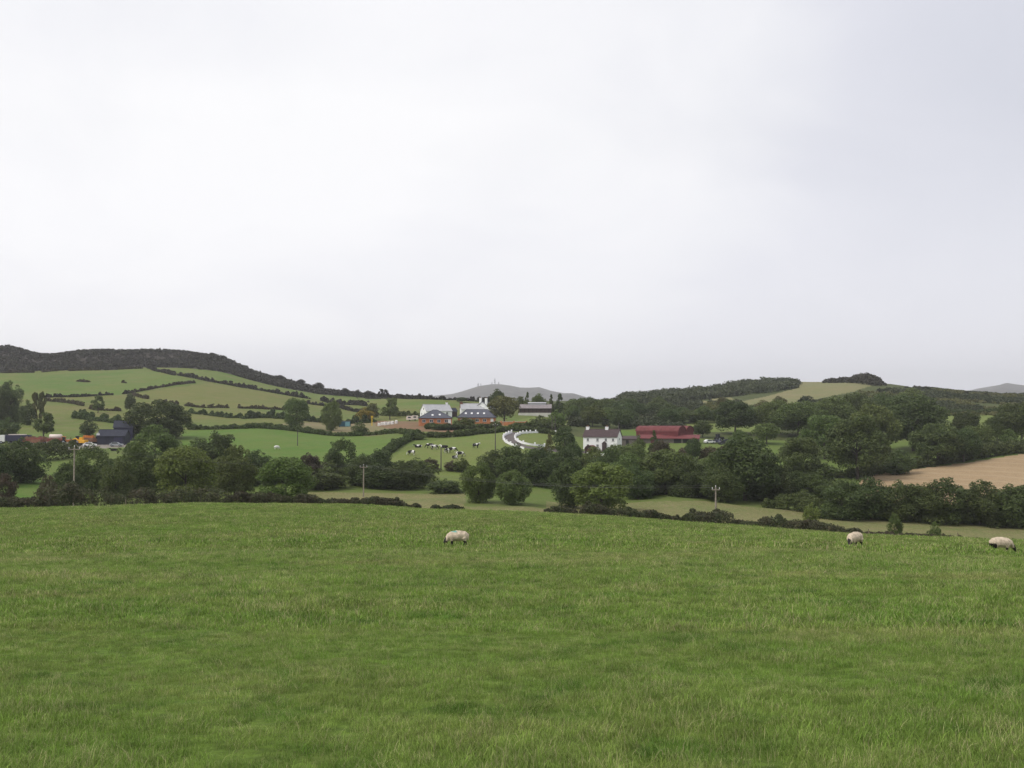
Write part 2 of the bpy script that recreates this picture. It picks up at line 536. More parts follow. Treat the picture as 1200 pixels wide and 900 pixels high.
P([(345, 466), (335, 480), (240, 478), (150, 462), (245, 449), (310, 459)], 10, 450)
P([(180, 428), (240, 429.5), (300, 437), (400, 459), (460, 466), (560, 469), (500, 480), (420, 475), (340, 464), (255, 449), (205, 440)], 11, 450)
P([(0, 437), (60, 434), (170, 432), (205, 440), (240, 449), (180, 455), (140, 463), (50, 466), (0, 470), (-300, 470), (-300, 430)], 11, 450)
P([(240, 425), (300, 434), (400, 457), (460, 465), (460, 467), (400, 462), (300, 441), (240, 432)], 10, 450)
hx = [-400, 0, 60, 130, 165, 180, 240, 300, 400, 475]; hy = [430, 437, 434, 434, 431, 427, 429, 437, 459.5, 466.5]
cls[(fd > 450) & (fx < 475) & (fy < np.interp(fx, hx, hy))] = 12
cls[(fd > 1000)] = 18
cls[(fd > 860) & (fx < 475) & (fd < 1250)] = 12
P([(1005, 558), (1060, 551), (1130, 542.5), (1200, 531.5), (1500, 505), (1500, 600), (1010, 600)], 13, 232, 345)
P([(1095, 488), (1185, 484), (1185, 503), (1095, 505)], 14, 380, 540)
P([(862, 472), (900, 464), (936, 454), (935, 440), (965, 440), (1010, 446), (1022, 452), (1000, 459), (925, 474), (880, 480)], 15, 480, 1000)
for bx, by, bw, bh in ((778, 478, 9, 3), (782, 489, 8, 2.5), (803, 466, 14, 2), (826, 474, 7, 4), (845, 478, 8, 4), (846, 468, 14, 3), (815, 464, 10, 2)):
    cls[(((fx - bx) / bw) ** 2 + ((fy - by) / bh) ** 2 < 1) & (fd > 450) & (fd < 900)] = 15
P([(800, 496), (850, 492), (910, 500), (905, 507), (850, 506), (800, 506)], 14, 400, 620)
P([(715, 505), (745, 503), (752, 511), (728, 513)], 3, 380, 500)
P([(635, 486), (665, 484), (668, 500), (600, 506), (560, 506), (560, 503)], 14, 385, 560)
P([(25, 519), (55, 515), (152, 514), (152, 524), (60, 528), (25, 526)], 17, 300, 372)
near = (fd <= 150)
cls[near] = 0


def dist_to_line(x, y, pts):
    d = np.full(x.shape, 1e9)
    for (a, b) in zip(pts[:-1], pts[1:]):
        ab = np.array([b[0] - a[0], b[1] - a[1]])
        t = np.clip(((x - a[0]) * ab[0] + (y - a[1]) * ab[1]) / (ab @ ab), 0, 1)
        d = np.minimum(d, np.hypot(x - a[0] - t * ab[0], y - a[1] - t * ab[1]))
    return d


road_px = [(700, 529), (660, 528), (630, 526.5), (612, 523.5), (601, 519), (597, 514), (600, 509.5), (606, 507)]
road_w = [hit(a, b, 300) for a, b in road_px]
cls[(dist_to_line(wx, wy, road_w) < 2.6) & (fd > 290) & (fd < 420)] = 6

nr, nc = Z.shape
VID = (np.arange(nr)[:, None] * nc + np.arange(nc)[None, :])
VALL = np.stack([XG, YG, Z], -1).reshape(-1, 3)
QALL = np.stack([VID[:-1, :-1], VID[:-1, 1:], VID[1:, 1:], VID[1:, :-1]], -1)
for k, nm in enumerate(FIELDS):
    q = QALL[cls == k]
    if not len(q):
        continue
    uq, inv = np.unique(q, return_inverse=True)
    me = mesh_np(nm, VALL[uq], inv.reshape(q.shape), [FMAT[k]], smooth=True)
    tag(link(bpy.data.objects.new(nm, me)), kind='structure')

# far mountains
def mountain(prof, y0, y1, yp):
    px = np.linspace(prof[0][0], prof[-1][0], 160)
    pyv = np.interp(px, [p[0] for p in prof], [p[1] for p in prof])
    yy = np.linspace(y0, y1, 40)
    X = (px[None, :] - 600) / F * yy[:, None]
    YY = np.repeat(yy[:, None], len(px), 1)
    S = np.where(yy < yp, np.sin(np.pi / 2 * (yy - y0) / (yp - y0)), np.cos(np.pi / 2 * (yy - yp) / (y1 - yp)))[:, None]
    zt_ = np.array([EYE + slope_of(b) * yp for b in pyv])[None, :]
    ZZ = -60 + (zt_ + 60) * S + (vnoise(X, YY, 160, 21) * 9 + vnoise(X, YY, 60, 22) * 3.5) * (0.25 + 0.75 * (S < 0.95))
    V = np.stack([X, YY, ZZ], -1).reshape(-1, 3)
    n = len(px)
    Q = [(j * n + i, j * n + i + 1, (j + 1) * n + i + 1, (j + 1) * n + i) for j in range(len(yy) - 1) for i in range(n - 1)]
    me = mesh_np('mountain', V, Q, ['mountain_heather'], smooth=True)
    tag(link(bpy.data.objects.new('mountain', me)), kind='structure')


mountain([(440, 492), (470, 471), (490, 467), (515, 463.5), (530, 462), (545, 458), (560, 453.5), (575, 451), (585, 450.5), (597, 452), (610, 454.5), (625, 454.5), (632, 454), (645, 458),
          (660, 461), (672, 461.5), (690, 467), (720, 474), (760, 492)], 3600, 6600, 5000)
mountain([(1080, 490), (1120, 463), (1145, 456.5), (1160, 454), (1172, 452), (1180, 449.5), (1190, 451), (1200, 452), (1230, 453), (1280, 448), (1340, 455), (1420, 470), (1500, 492)], 3800, 7200, 5600)

# ------------------------------------------------------------------ foliage


def leaf_quads(P_, N_, S_, r):
    """one leaf-shaped quad per point: P centres, N rough facing, S size"""
    n = len(P_)
    N_ = N_ + r.normal(0, 0.75, (n, 3))
    N_ /= np.linalg.norm(N_, axis=1, keepdims=True) + 1e-9
    T = r.normal(0, 1, (n, 3))
    T -= N_ * (T * N_).sum(1, keepdims=True)
    T /= np.linalg.norm(T, axis=1, keepdims=True) + 1e-9
    B = np.cross(N_, T)
    S_ = np.asarray(S_).reshape(-1, 1) * r.uniform(0.65, 1.35, (n, 1))
    V = np.stack([P_ - T * S_, P_ - B * S_ * 0.62, P_ + T * S_, P_ + B * S_ * 0.62], 1).reshape(-1, 3)
    Q = np.arange(4 * n).reshape(-1, 4)
    return V, Q


def sphere_pts(n, r):
    v = r.normal(0, 1, (n, 3))
    return v / np.linalg.norm(v, axis=1, keepdims=True)


def clump_leaves(Cn, Rd, per, size, r, up=0.25):
    """leaves on the shells of many clumps; Cn (k,3) centres, Rd (k,3) radii"""
    k = len(Cn)
    idx = np.repeat(np.arange(k), per) if np.isscalar(per) else np.repeat(np.arange(k), per)
    d = sphere_pts(len(idx), r)
    d[:, 2] = np.where((d[:, 2] < -0.35) & (r.random(len(idx)) < 0.6), -d[:, 2], d[:, 2])
    rad = r.uniform(0.70, 1.08, (len(idx), 1))
    P_ = Cn[idx] + d * rad * Rd[idx]
    N_ = d + np.array([0, 0, up])
    sz = size if np.isscalar(size) else np.asarray(size)[idx]
    return P_, N_, np.broadcast_to(sz, (len(idx),))


def crown_mesh(name, kind, seed, nleaf, leaf):
    r = np.random.default_rng(seed)
    cs = []; rs = []
    if kind == 'round':
        k = 54
        for _ in range(k):
            d = sphere_pts(1, r)[0]
            if d[2] < -0.8:
                d[2] *= -0.5
            q = r.uniform(0.62, 1.0)
            cs.append((d[0] * 0.36 * q, d[1] * 0.36 * q, 0.50 + d[2] * 0.37 * q))
            s = r.uniform(0.11, 0.19); rs.append((s * 1.1, s * 1.1, s * 0.9))
        for _ in range(6):                                    # boughs breaking the outline
            a = r.uniform(0, 6.28); h = r.uniform(0.3, 0.85)
            w = 0.40 * math.sqrt(max(0.05, 1 - ((h - 0.55) / 0.46) ** 2))
            cs.append((math.cos(a) * w, math.sin(a) * w, h)); s = r.uniform(0.06, 0.11); rs.append((s, s, s * 0.8))
    elif kind == 'dome':                                      # full rounded crown of a field tree
        for _ in range(64):
            d = sphere_pts(1, r)[0]
            if d[2] < -0.75:
                d[2] *= -0.5
            q = r.uniform(0.78, 1.0)
            cs.append((d[0] * 0.38 * q, d[1] * 0.38 * q, 0.48 + d[2] * 0.39 * q))
            s = r.uniform(0.08, 0.145); rs.append((s * 1.1, s * 1.1, s))
    elif kind == 'mound':                                     # the same, leafy down to the ground
        for _ in range(80):
            d = sphere_pts(1, r)[0]
            q = r.uniform(0.78, 1.0)
            z = 0.44 + d[2] * 0.43 * q
            cs.append((d[0] * 0.39 * q, d[1] * 0.39 * q, max(z, 0.07)))
            s = r.uniform(0.08, 0.145); rs.append((s * 1.1, s * 1.1, s))
    elif kind == 'bush':
        for _ in range(44):
            d = sphere_pts(1, r)[0]
            q = r.uniform(0.55, 1.0)
            z = 0.44 + d[2] * 0.38 * q
            f = 1.0 if z > 0.3 else 0.95
            cs.append((d[0] * 0.37 * q * f, d[1] * 0.37 * q * f, z))
            s = r.uniform(0.10, 0.18); rs.append((s, s, s))
        for _ in range(14):                                   # skirt down to the ground
            a = r.uniform(0, 6.28); w = r.uniform(0.1, 0.36)
            cs.append((math.cos(a) * w, math.sin(a) * w, r.uniform(0.05, 0.22))); s = r.uniform(0.10, 0.15); rs.append((s, s, s))
        for _ in range(8):
            a = r.uniform(0, 6.28); w = r.uniform(0.0, 0.3)
            cs.append((math.cos(a) * w, math.sin(a) * w, 0.86 - w * 0.4 + r.uniform(0, 0.1))); s = r.uniform(0.05, 0.09); rs.append((s, s, s * 1.3))
    elif kind == 'tall':
        for _ in range(34):
            z = r.uniform(0.2, 0.93); a = r.uniform(0, 6.28)
            w = 0.36 * math.sin(math.pi * min(1, (z - 0.05) / 0.95)) ** 0.7 * r.uniform(0.3, 1)
            cs.append((math.cos(a) * w, math.sin(a) * w, z)); s = r.uniform(0.08, 0.15); rs.append((s * 1.1, s * 1.1, s * 0.7))
    else:                                                     # conifer
        for _ in range(46):
            z = r.uniform(0.08, 0.96); a = r.uniform(0, 6.28)
            w = 0.40 * (1 - z) ** 0.8 * r.uniform(0.4, 1.0)
            cs.append((math.cos(a) * w, math.sin(a) * w, z)); s = 0.05 + 0.11 * (1 - z); rs.append((s * 1.2, s * 1.2, s * 0.7))
    cs = np.array(cs); rs = np.array(rs)
    w = (rs[:, 0] ** 2); per = np.maximum(12, (nleaf * w / w.sum()).astype(int))
    P_, N_, S_ = clump_leaves(cs, rs, per, leaf, r)
    # thin the hidden middle of the crown
    ctr = np.array([0, 0, 0.52])
    dd = np.linalg.norm((P_ - ctr) / np.array([0.42, 0.42, 0.46]), axis=1)
    keep = (dd > 0.45) & (P_[:, 2] > 0.01)
    V, Q = leaf_quads(P_[keep], N_[keep], S_[keep], r)
    ex = max(np.percentile(np.abs(V[:, 0]), 99), np.percentile(np.abs(V[:, 1]), 99))
    V[:, :2] *= 0.5 / ex
    V[:, 2] *= 1.0 / np.percentile(V[:, 2], 99.7)
    return mesh_np(name, V, Q, ['leaf_mid'])


def trunk_mesh(seed, kind):
    r = random.Random(seed)
    m = MB()
    top = 0.62 if kind != 'conifer' else 0.9
    lean = (r.uniform(-0.04, 0.04), r.uniform(-0.04, 0.04))
    pts = [(lean[0] * t + r.uniform(-.008, .008), lean[1] * t, -0.03 + t * top) for t in (0, 0.15, 0.4, 0.7, 1)]
    rd = (0.040, 0.029, 0.025, 0.016, 0.006)
    m.tube(pts, rd, 8)
    for i in range(6):
        t = r.uniform(0.32, 0.8); a = i * 1.05 + r.uniform(-.3, .3)
        b = Vector((lean[0] * t, lean[1] * t, -0.03 + t * top))
        L = r.uniform(0.16, 0.28)
        m.tube([b, b + Vector((math.cos(a) * L * .5, math.sin(a) * L * .5, L * .45)), b + Vector((math.cos(a) * L, math.sin(a) * L, L * 0.75))], (0.012, 0.008, 0.003), 5)
    return m.mesh('trunk', ['bark'])


CROWN = {}
for kd, n in (('round', 4), ('dome', 4), ('mound', 4), ('bush', 4), ('tall', 2), ('conifer', 2)):
    CROWN[kd, 0] = [crown_mesh('crown', kd, 100 + i * 7 + len(kd), 15000, 0.0185) for i in range(n)]
    CROWN[kd, 1] = [crown_mesh('crown', kd, 300 + i * 7 + len(kd), 4200, 0.032) for i in range(n)]
TRUNK = {k: [trunk_mesh(i, k) for i in range(3)] for k in ('round', 'dome', 'mound', 'bush', 'tall', 'conifer')}
TN = [0]


def tree(px, top, w, Y, kind, leaf, label, cat='tree', group=None, name=None):
    """tree on bearing px at distance Y whose crown reaches photo row top and is w photo pixels wide"""
    g = gp(px, Y)
    h = EYE + slope_of(top) * Y - g.z
    h = max(h, 1.0)
    wm = w / F * Y
    i = TN[0]; TN[0] += 1
    name = name or {'round': 'broadleaf_tree', 'dome': 'broadleaf_tree', 'mound': 'bushy_tree', 'bush': 'bushy_tree', 'tall': 'slender_tree', 'conifer': 'conifer_tree'}[kind]
    t = thing(name, (g.x, g.y, g.z - 0.1), random.uniform(0, 6.28), label, cat, group)
    lod = 0 if h / Y * F > 30 else 1
    src = CROWN[kind, lod]
    c = link(bpy.data.objects.new('crown', src[i % len(src)]), t)
    c.scale = (wm * 1.06, wm * 1.06, h * 1.03)
    c.material_slots[0].link = 'OBJECT'
    c.material_slots[0].material = MATS['leaf_' + leaf]
    k = link(bpy.data.objects.new('trunk', TRUNK[kind][i % 3]), t)
    s = min(h, wm * 1.3)
    k.scale = (s, s, h)
    return t


def hedge(pts, hgt, wid, label, leaf='dark', name='hedge', cat='hedge', gap=0.0, group=None, dens=1.0, seed=None, lumpy=0.35):
    """hedge along world points; hgt, wid in metres"""
    r = np.random.default_rng(seed if seed is not None else len(COL.objects))
    cs = []; rs = []
    for a, b in zip(pts[:-1], pts[1:]):
        a = np.array(a[:2]); b = np.array(b[:2])
        L = np.linalg.norm(b - a); n = max(1, int(L / (hgt * 0.38)))
        for i in range(n):
            if gap and float(vnoise(a[0] + (b[0] - a[0]) * i / n, a[1] + (b[1] - a[1]) * i / n, 14, 31)) * 0.5 + 0.5 < gap:
                continue
            q = a + (b - a) * ((i + r.random()) / n) + r.normal(0, wid * 0.16, 2)
            s = hgt * (1 + lumpy * (float(vnoise(q[0], q[1], hgt * 3.5, 33)) + r.uniform(-0.6, 0.6)))
            if lumpy > 0.6:                                       # ragged hill hedge: odd tall shrubs on a thin base
                s = hgt * (r.uniform(1.2, 1.9) if r.random() < 0.22 else r.uniform(0.25, 0.95))
            s = max(s, hgt * 0.3)
            z = float(gz(q[0], q[1]))
            cs.append((q[0], q[1], z + s * 0.45)); rs.append((min(wid * 0.55, s * 0.7), min(wid * 0.55, s * 0.7), s * 0.52))
            if r.random() < 0.7:
                cs.append((q[0] + r.normal(0, wid * .25), q[1] + r.normal(0, wid * .25), z + s * r.uniform(.35, .95))); k = s * r.uniform(0.16, 0.3); rs.append((k, k, k))
    if not cs:
        return
    cs = np.array(cs); rs = np.array(rs)
    Y = cs[:, 1].mean()
    leafs = max(0.11, 1.15 * Y / F)
    per = np.clip((dens * 4.2 * (rs[:, 0] * rs[:, 2] * 4) / (leafs * leafs)), 10, 420).astype(int)
    P_, N_, S_ = clump_leaves(cs, rs, per, leafs, r)
    org = cs.mean(0); org[2] -= hgt / 2
    V, Q = leaf_quads(P_ - org, N_, S_, r)
    o = link(bpy.data.objects.new(name, mesh_np(name, V, Q, ['leaf_' + leaf])))
    o.location = org
    return tag(o, label, cat, group)


def scrub(name, pts, hr, leaf, label, cat, leafs, per=26, kind='stuff', sink=0.3):
    """a mass of bushes too many to count: pts (n,2) world positions, hr (lo, hi) heights"""
    r = np.random.default_rng(len(pts))
    n = len(pts)
    h = r.uniform(hr[0], hr[1], n) if len(hr) == 2 else hr * r.uniform(.7, 1.1, n)
    z = gz(pts[:, 0], pts[:, 1])
    cs = np.column_stack([pts, z + h * (0.5 - sink * 0.5)]); rs = np.column_stack([h * r.uniform(0.5, 0.85, n)] * 2 + [h * 0.55])
    P_, N_, S_ = clump_leaves(cs, rs, per, leafs, r)
    V, Q = leaf_quads(P_, N_, S_, r)
    o = link(bpy.data.objects.new(name, mesh_np(name, V, Q, ['leaf_' + leaf])))
    return tag(o, label, cat, None, kind)


def hits(seq, ymin):
    return [hit(a, b, ymin) for a, b in seq]


def line(seq):
    """bearing, distance pairs -> world points"""
    return [gp(a, b) for a, b in seq]


def scatter(mask, n, r):
    """n points spread evenly over ground faces where mask is set"""
    i, j = np.nonzero(mask)
    ar = (US[j + 1] - US[j]) * YS[i] * (YS[i + 1] - YS[i])
    k = r.choice(len(i), n, p=ar / ar.sum())
    a = r.random(n); b = r.random(n)
    y = YS[i[k]] + (YS[i[k] + 1] - YS[i[k]]) * a
    u = US[j[k]] + (US[j[k] + 1] - US[j[k]]) * b
    return np.column_stack([u * y, y])


r0 = np.random.default_rng(5)
inview = (np.abs(fx - 600) < 700)
# heather and gorse on the left ridge, wooded ridge and scrub on the right
hp = scatter((cls == 12) & inview & (fd < 1080), 9000, r0)
hv = vnoise(hp[:, 0], hp[:, 1] * .6, 45, 61) + .5 * vnoise(hp[:, 0], hp[:, 1], 16, 62)
scrub('gorse', hp[hv > -.12], (1.0, 3.6), 'gorse', 'dark gorse covering the top of the left ridge', 'gorse', 1.1, 22)
scrub('bracken', hp[(hv < -.05)], (.5, 1.5), 'gorse', 'brown bracken and heather between the gorse of the left ridge', 'bracken', .8, 14)
m = inpoly(fx, fy, [(722, 480), (730, 469), (760, 464), (800, 461), (840, 455), (900, 449), (936, 450), (932, 456), (870, 464), (810, 470), (780, 474)]) & (fd > 560) & (fd < 905)
rp = scatter(m, 900, r0)
scrub('ridge_wood', rp, 6.8 + 3.2 * vnoise(rp[:, 0], rp[:, 1], 30, 71), 'wood', 'dark wood covering the crest of the right hand ridge', 'wood', 1.0, 60, sink=0.5)
m = inpoly(fx, fy, [(1000, 461), (1050, 458), (1100, 456), (1250, 458), (1250, 487), (1180, 488), (1100, 487), (1030, 480)]) & (fd > 440) & (fd < 900)
sp = scatter(m, 3400, r0)
sv = vnoise(sp[:, 0], sp[:, 1] * .6, 40, 72) + .5 * vnoise(sp[:, 0], sp[:, 1], 15, 73)
scrub('scrub', sp[sv > .1], 2.6 + 1.5 * sv[sv > .1], 'wood', 'dark green scrub covering the hillside at upper right', 'scrub', 0.85, 40, sink=0.5)
scrub('bracken', sp[(sv <= .1) & (sv > -.5)], (.8, 2.4), 'olive', 'olive bracken between the dark scrub of the hillside at upper right', 'bracken', 0.75, 28, sink=0.4)
m = inpoly(fx, fy, [(962, 449), (975, 446), (1000, 444), (1030, 447), (1040, 453), (1000, 449)]) & (fd > 600) & (fd < 960)
op = np.vstack([scatter(m, 190, r0), scatter(inpoly(fx, fy, [(995, 449), (1012, 444), (1030, 449), (1030, 453)]) & (fd > 600) & (fd < 960), 110, r0)])
oh = np.interp(600 + F * op[:, 0] / op[:, 1], [962, 975, 998, 1006, 1013, 1022, 1030, 1038], [2.2, 3.4, 4.0, 6.5, 8.0, 6.5, 4.0, 1.5])
scrub('gorse', op, oh, 'gorse', 'dark gorse on the small rocky knoll of the right ridge', 'gorse', 0.9, 50, sink=0.3)
m = (cls == 16) & inpoly(fx, fy, [(640, 480), (720, 470), (860, 474), (940, 480), (1000, 470), (1000, 500), (900, 505), (640, 500)])
scrub('hillside_scrub', scatter(m, 1500, r0), (1.2, 4.2), 'wood', 'low scrub between the trees on the slope behind the red barn', 'scrub', 0.8, 40, sink=0.4)

# ---- hedges on the left hillside
for seq, h, w, lab, lf, gp_ in (
    ([(172, 431), (205, 440), (255, 449), (300, 457), (340, 464), (378, 470), (430, 476)], 3.2, 4.0, 'long dark hedge running diagonally down the left hillside below the ridge', 'gorse', 0.25),
    ([(150, 461), (180, 455.5), (228, 449)], 2.0, 2.5, 'thin pale hedge joining the long diagonal hedge on the left hillside', 'brown', 0.2),
    ([(48, 466), (100, 465), (135, 463), (150, 461)], 2.2, 2.6, 'low dark hedge below the broad top field on the far left', 'gorse', 0.25),
    ([(52, 470), (85, 473), (100, 477), (112, 481), (142, 482)], 2.2, 2.6, 'brown broken hedge bending down the left hillside beside the small round trees', 'brown', 0.3),
    ([(150, 463), (175, 468), (200, 474), (240, 478), (300, 479), (338, 481)], 2.2, 3.0, 'brownish gorse hedge below the olive field in the middle of the left hillside', 'brown', 0.35),
    ([(222, 484), (270, 490), (330, 491), (345, 493)], 2.6, 3.0, 'dark hedge above the narrow green strip on the left hillside', 'dark', 0.15),
    ([(285, 491), (310, 489), (330, 490), (420, 496), (440, 495)], 3.8, 4.0, 'thick dark hedge around the two tall trees on the left hillside', 'dark', 0.1),
    ([(86, 490), (105, 492), (140, 496)], 4.0, 4.5, 'thick dark hedge on the slope above the farmyard', 'dark', 0.1),
    ([(340, 470), (400, 478), (440, 484)], 2.0, 2.4, 'broken gorse hedge below the long diagonal hedge right of the tall trees', 'gorse', 0.4),
    ([(90, 447), (110, 448), (148, 449)], 1.6, 2.5, 'low stony hedge line in the middle of the broad top field', 'brown', 0.45),
    ([(0, 437.5), (60, 435), (110, 434), (165, 432)], 2.0, 2.6, 'brown gorse line along the upper edge of the top left field', 'brown', 0.35),
    ([(180, 427.5), (240, 429.5), (300, 437.5), (400, 459.5), (470, 466.5)], 2.6, 3.2, 'dark gorse line along the foot of the left ridge heather', 'gorse', 0.3),
    ([(465, 467), (500, 468), (530, 469), (565, 471), (600, 472)], 3.0, 3.2, 'dark skyline hedge behind the white houses', 'gorse', 0.05),
    ([(446, 487), (470, 488), (493, 488)], 3.2, 2.6, 'trimmed dark hedge beside the white gabled house', 'dark', 0.0),
):
    hedge(hits(seq, 430), h * 0.6, w * 0.55, lab, lf, gap=gp_, lumpy=0.65)
hedge(line([(222, 418), (300, 424), (380, 408), (440, 398), (468, 392)]), 1.9, 2.2, 'straight dark hedge along the top of the bright green meadow', 'dark', gap=0.0)
hedge(line([(470, 388), (490, 362), (515, 360), (545, 365), (580, 378), (604, 386), (640, 392), (668, 392)]), 1.6, 1.9, 'long low hedge along the top of the cow pasture and drive', 'dark', gap=0.0)
hedge(line([(432, 300), (450, 312), (468, 336), (490, 362)]), 2.2, 2.4, 'dark hedge between the bright green meadow and the cow pasture', 'dark', gap=0.0)
hedge(line([(500, 405), (525, 398), (560, 402), (600, 408), (640, 418), (668, 420)]), 2.2, 2.6, 'bushy hedge below the orange brick bungalows', 'dark', gap=0.1)
hedge(line([(38, 290), (60, 292), (84, 300)]), 4.8, 6, 'dark thicket below the farmyard on the far left', 'dark')
hedge(line([(1080, 321), (1130, 328), (1200, 335), (1280, 338)]), 3.4, 4.5, 'dark hedge along the top of the ploughed field', 'dark')
hedge(line([(900, 300), (950, 296), (1010, 300), (1030, 312), (1085, 318)]), 3.0, 4, 'bushy hedge under the tall trees left of the ploughed field', 'dark')
hedge(line([(800, 330), (830, 322), (880, 326)]), 4.0, 4.5, 'brownish bushes below the vehicles right of the red barn', 'brown')
hedge(line([(1110, 520), (1200, 520)]), 2.6, 3, 'dark hedge above the small far green field on the right', 'dark')

# ---- hedges along the far edge of the near field
hedge(line([(-60, 153), (0, 152.5), (30, 152.5), (58, 152.5)]), 1.7, 2.2, 'low reddish bramble hedge at the left end of the near field edge', 'bramble', lumpy=0.3)
hedge(line([(56, 153), (110, 153.5), (160, 154), (215, 154), (262, 154)]), 3.3, 4.2, 'tall dark reddish bramble hedge along the left edge of the near field', 'bramble', lumpy=0.3)
hedge(line([(258, 154), (300, 154), (340, 153.5), (372, 153)]), 2.3, 3.2, 'dark gorse hedge falling in height along the near field edge', 'bramble', lumpy=0.4)
hedge(line([(370, 153), (410, 153), (450, 153), (492, 153)]), 1.35, 2.0, 'low dark bank at the near field edge below the pale strip', 'bramble', lumpy=0.42, gap=0.12)
hedge(line([(508, 154), (540, 154)]), 1.0, 1.6, 'short low gorse clump at the middle of the near field edge', 'bramble', lumpy=0.42)
hedge(line([(640, 154), (690, 154), (740, 154), (790, 154), (806, 154)]), 1.8, 2.6, 'low dark bramble hedge at the field edge below the pair of round trees', 'bramble', lumpy=0.42)
hedge(line([(804, 156), (830, 156), (852, 156)]), 2.5, 3.2, 'taller bramble bush mass around the right hand power pole', 'bramble', lumpy=0.4)
hedge(line([(850, 154), (900, 154), (950, 154), (1010, 154)]), 2.0, 2.6, 'low dark bramble hedge right of the power pole at the near field edge', 'bramble', lumpy=0.42)
hedge(line([(1010, 156), (1060, 158), (1120, 158), (1240, 158)]), 0.9, 3.0, 'low brown bracken along the near field edge behind the two right hand sheep', 'brown', lumpy=0.4)
hedge(line([(900, 226), (935, 224), (958, 220)]), 2.6, 4, 'dark bushes at the left end of the thick tree hedge', 'dark', lumpy=0.5)

hedge(line([(962, 219), (1010, 217), (1060, 216), (1110, 216), (1160, 216), (1240, 216)]), 4.2, 5, 'dark undergrowth along the foot of the thick tree hedge on the right', 'dark', name='undergrowth', cat='hedge')
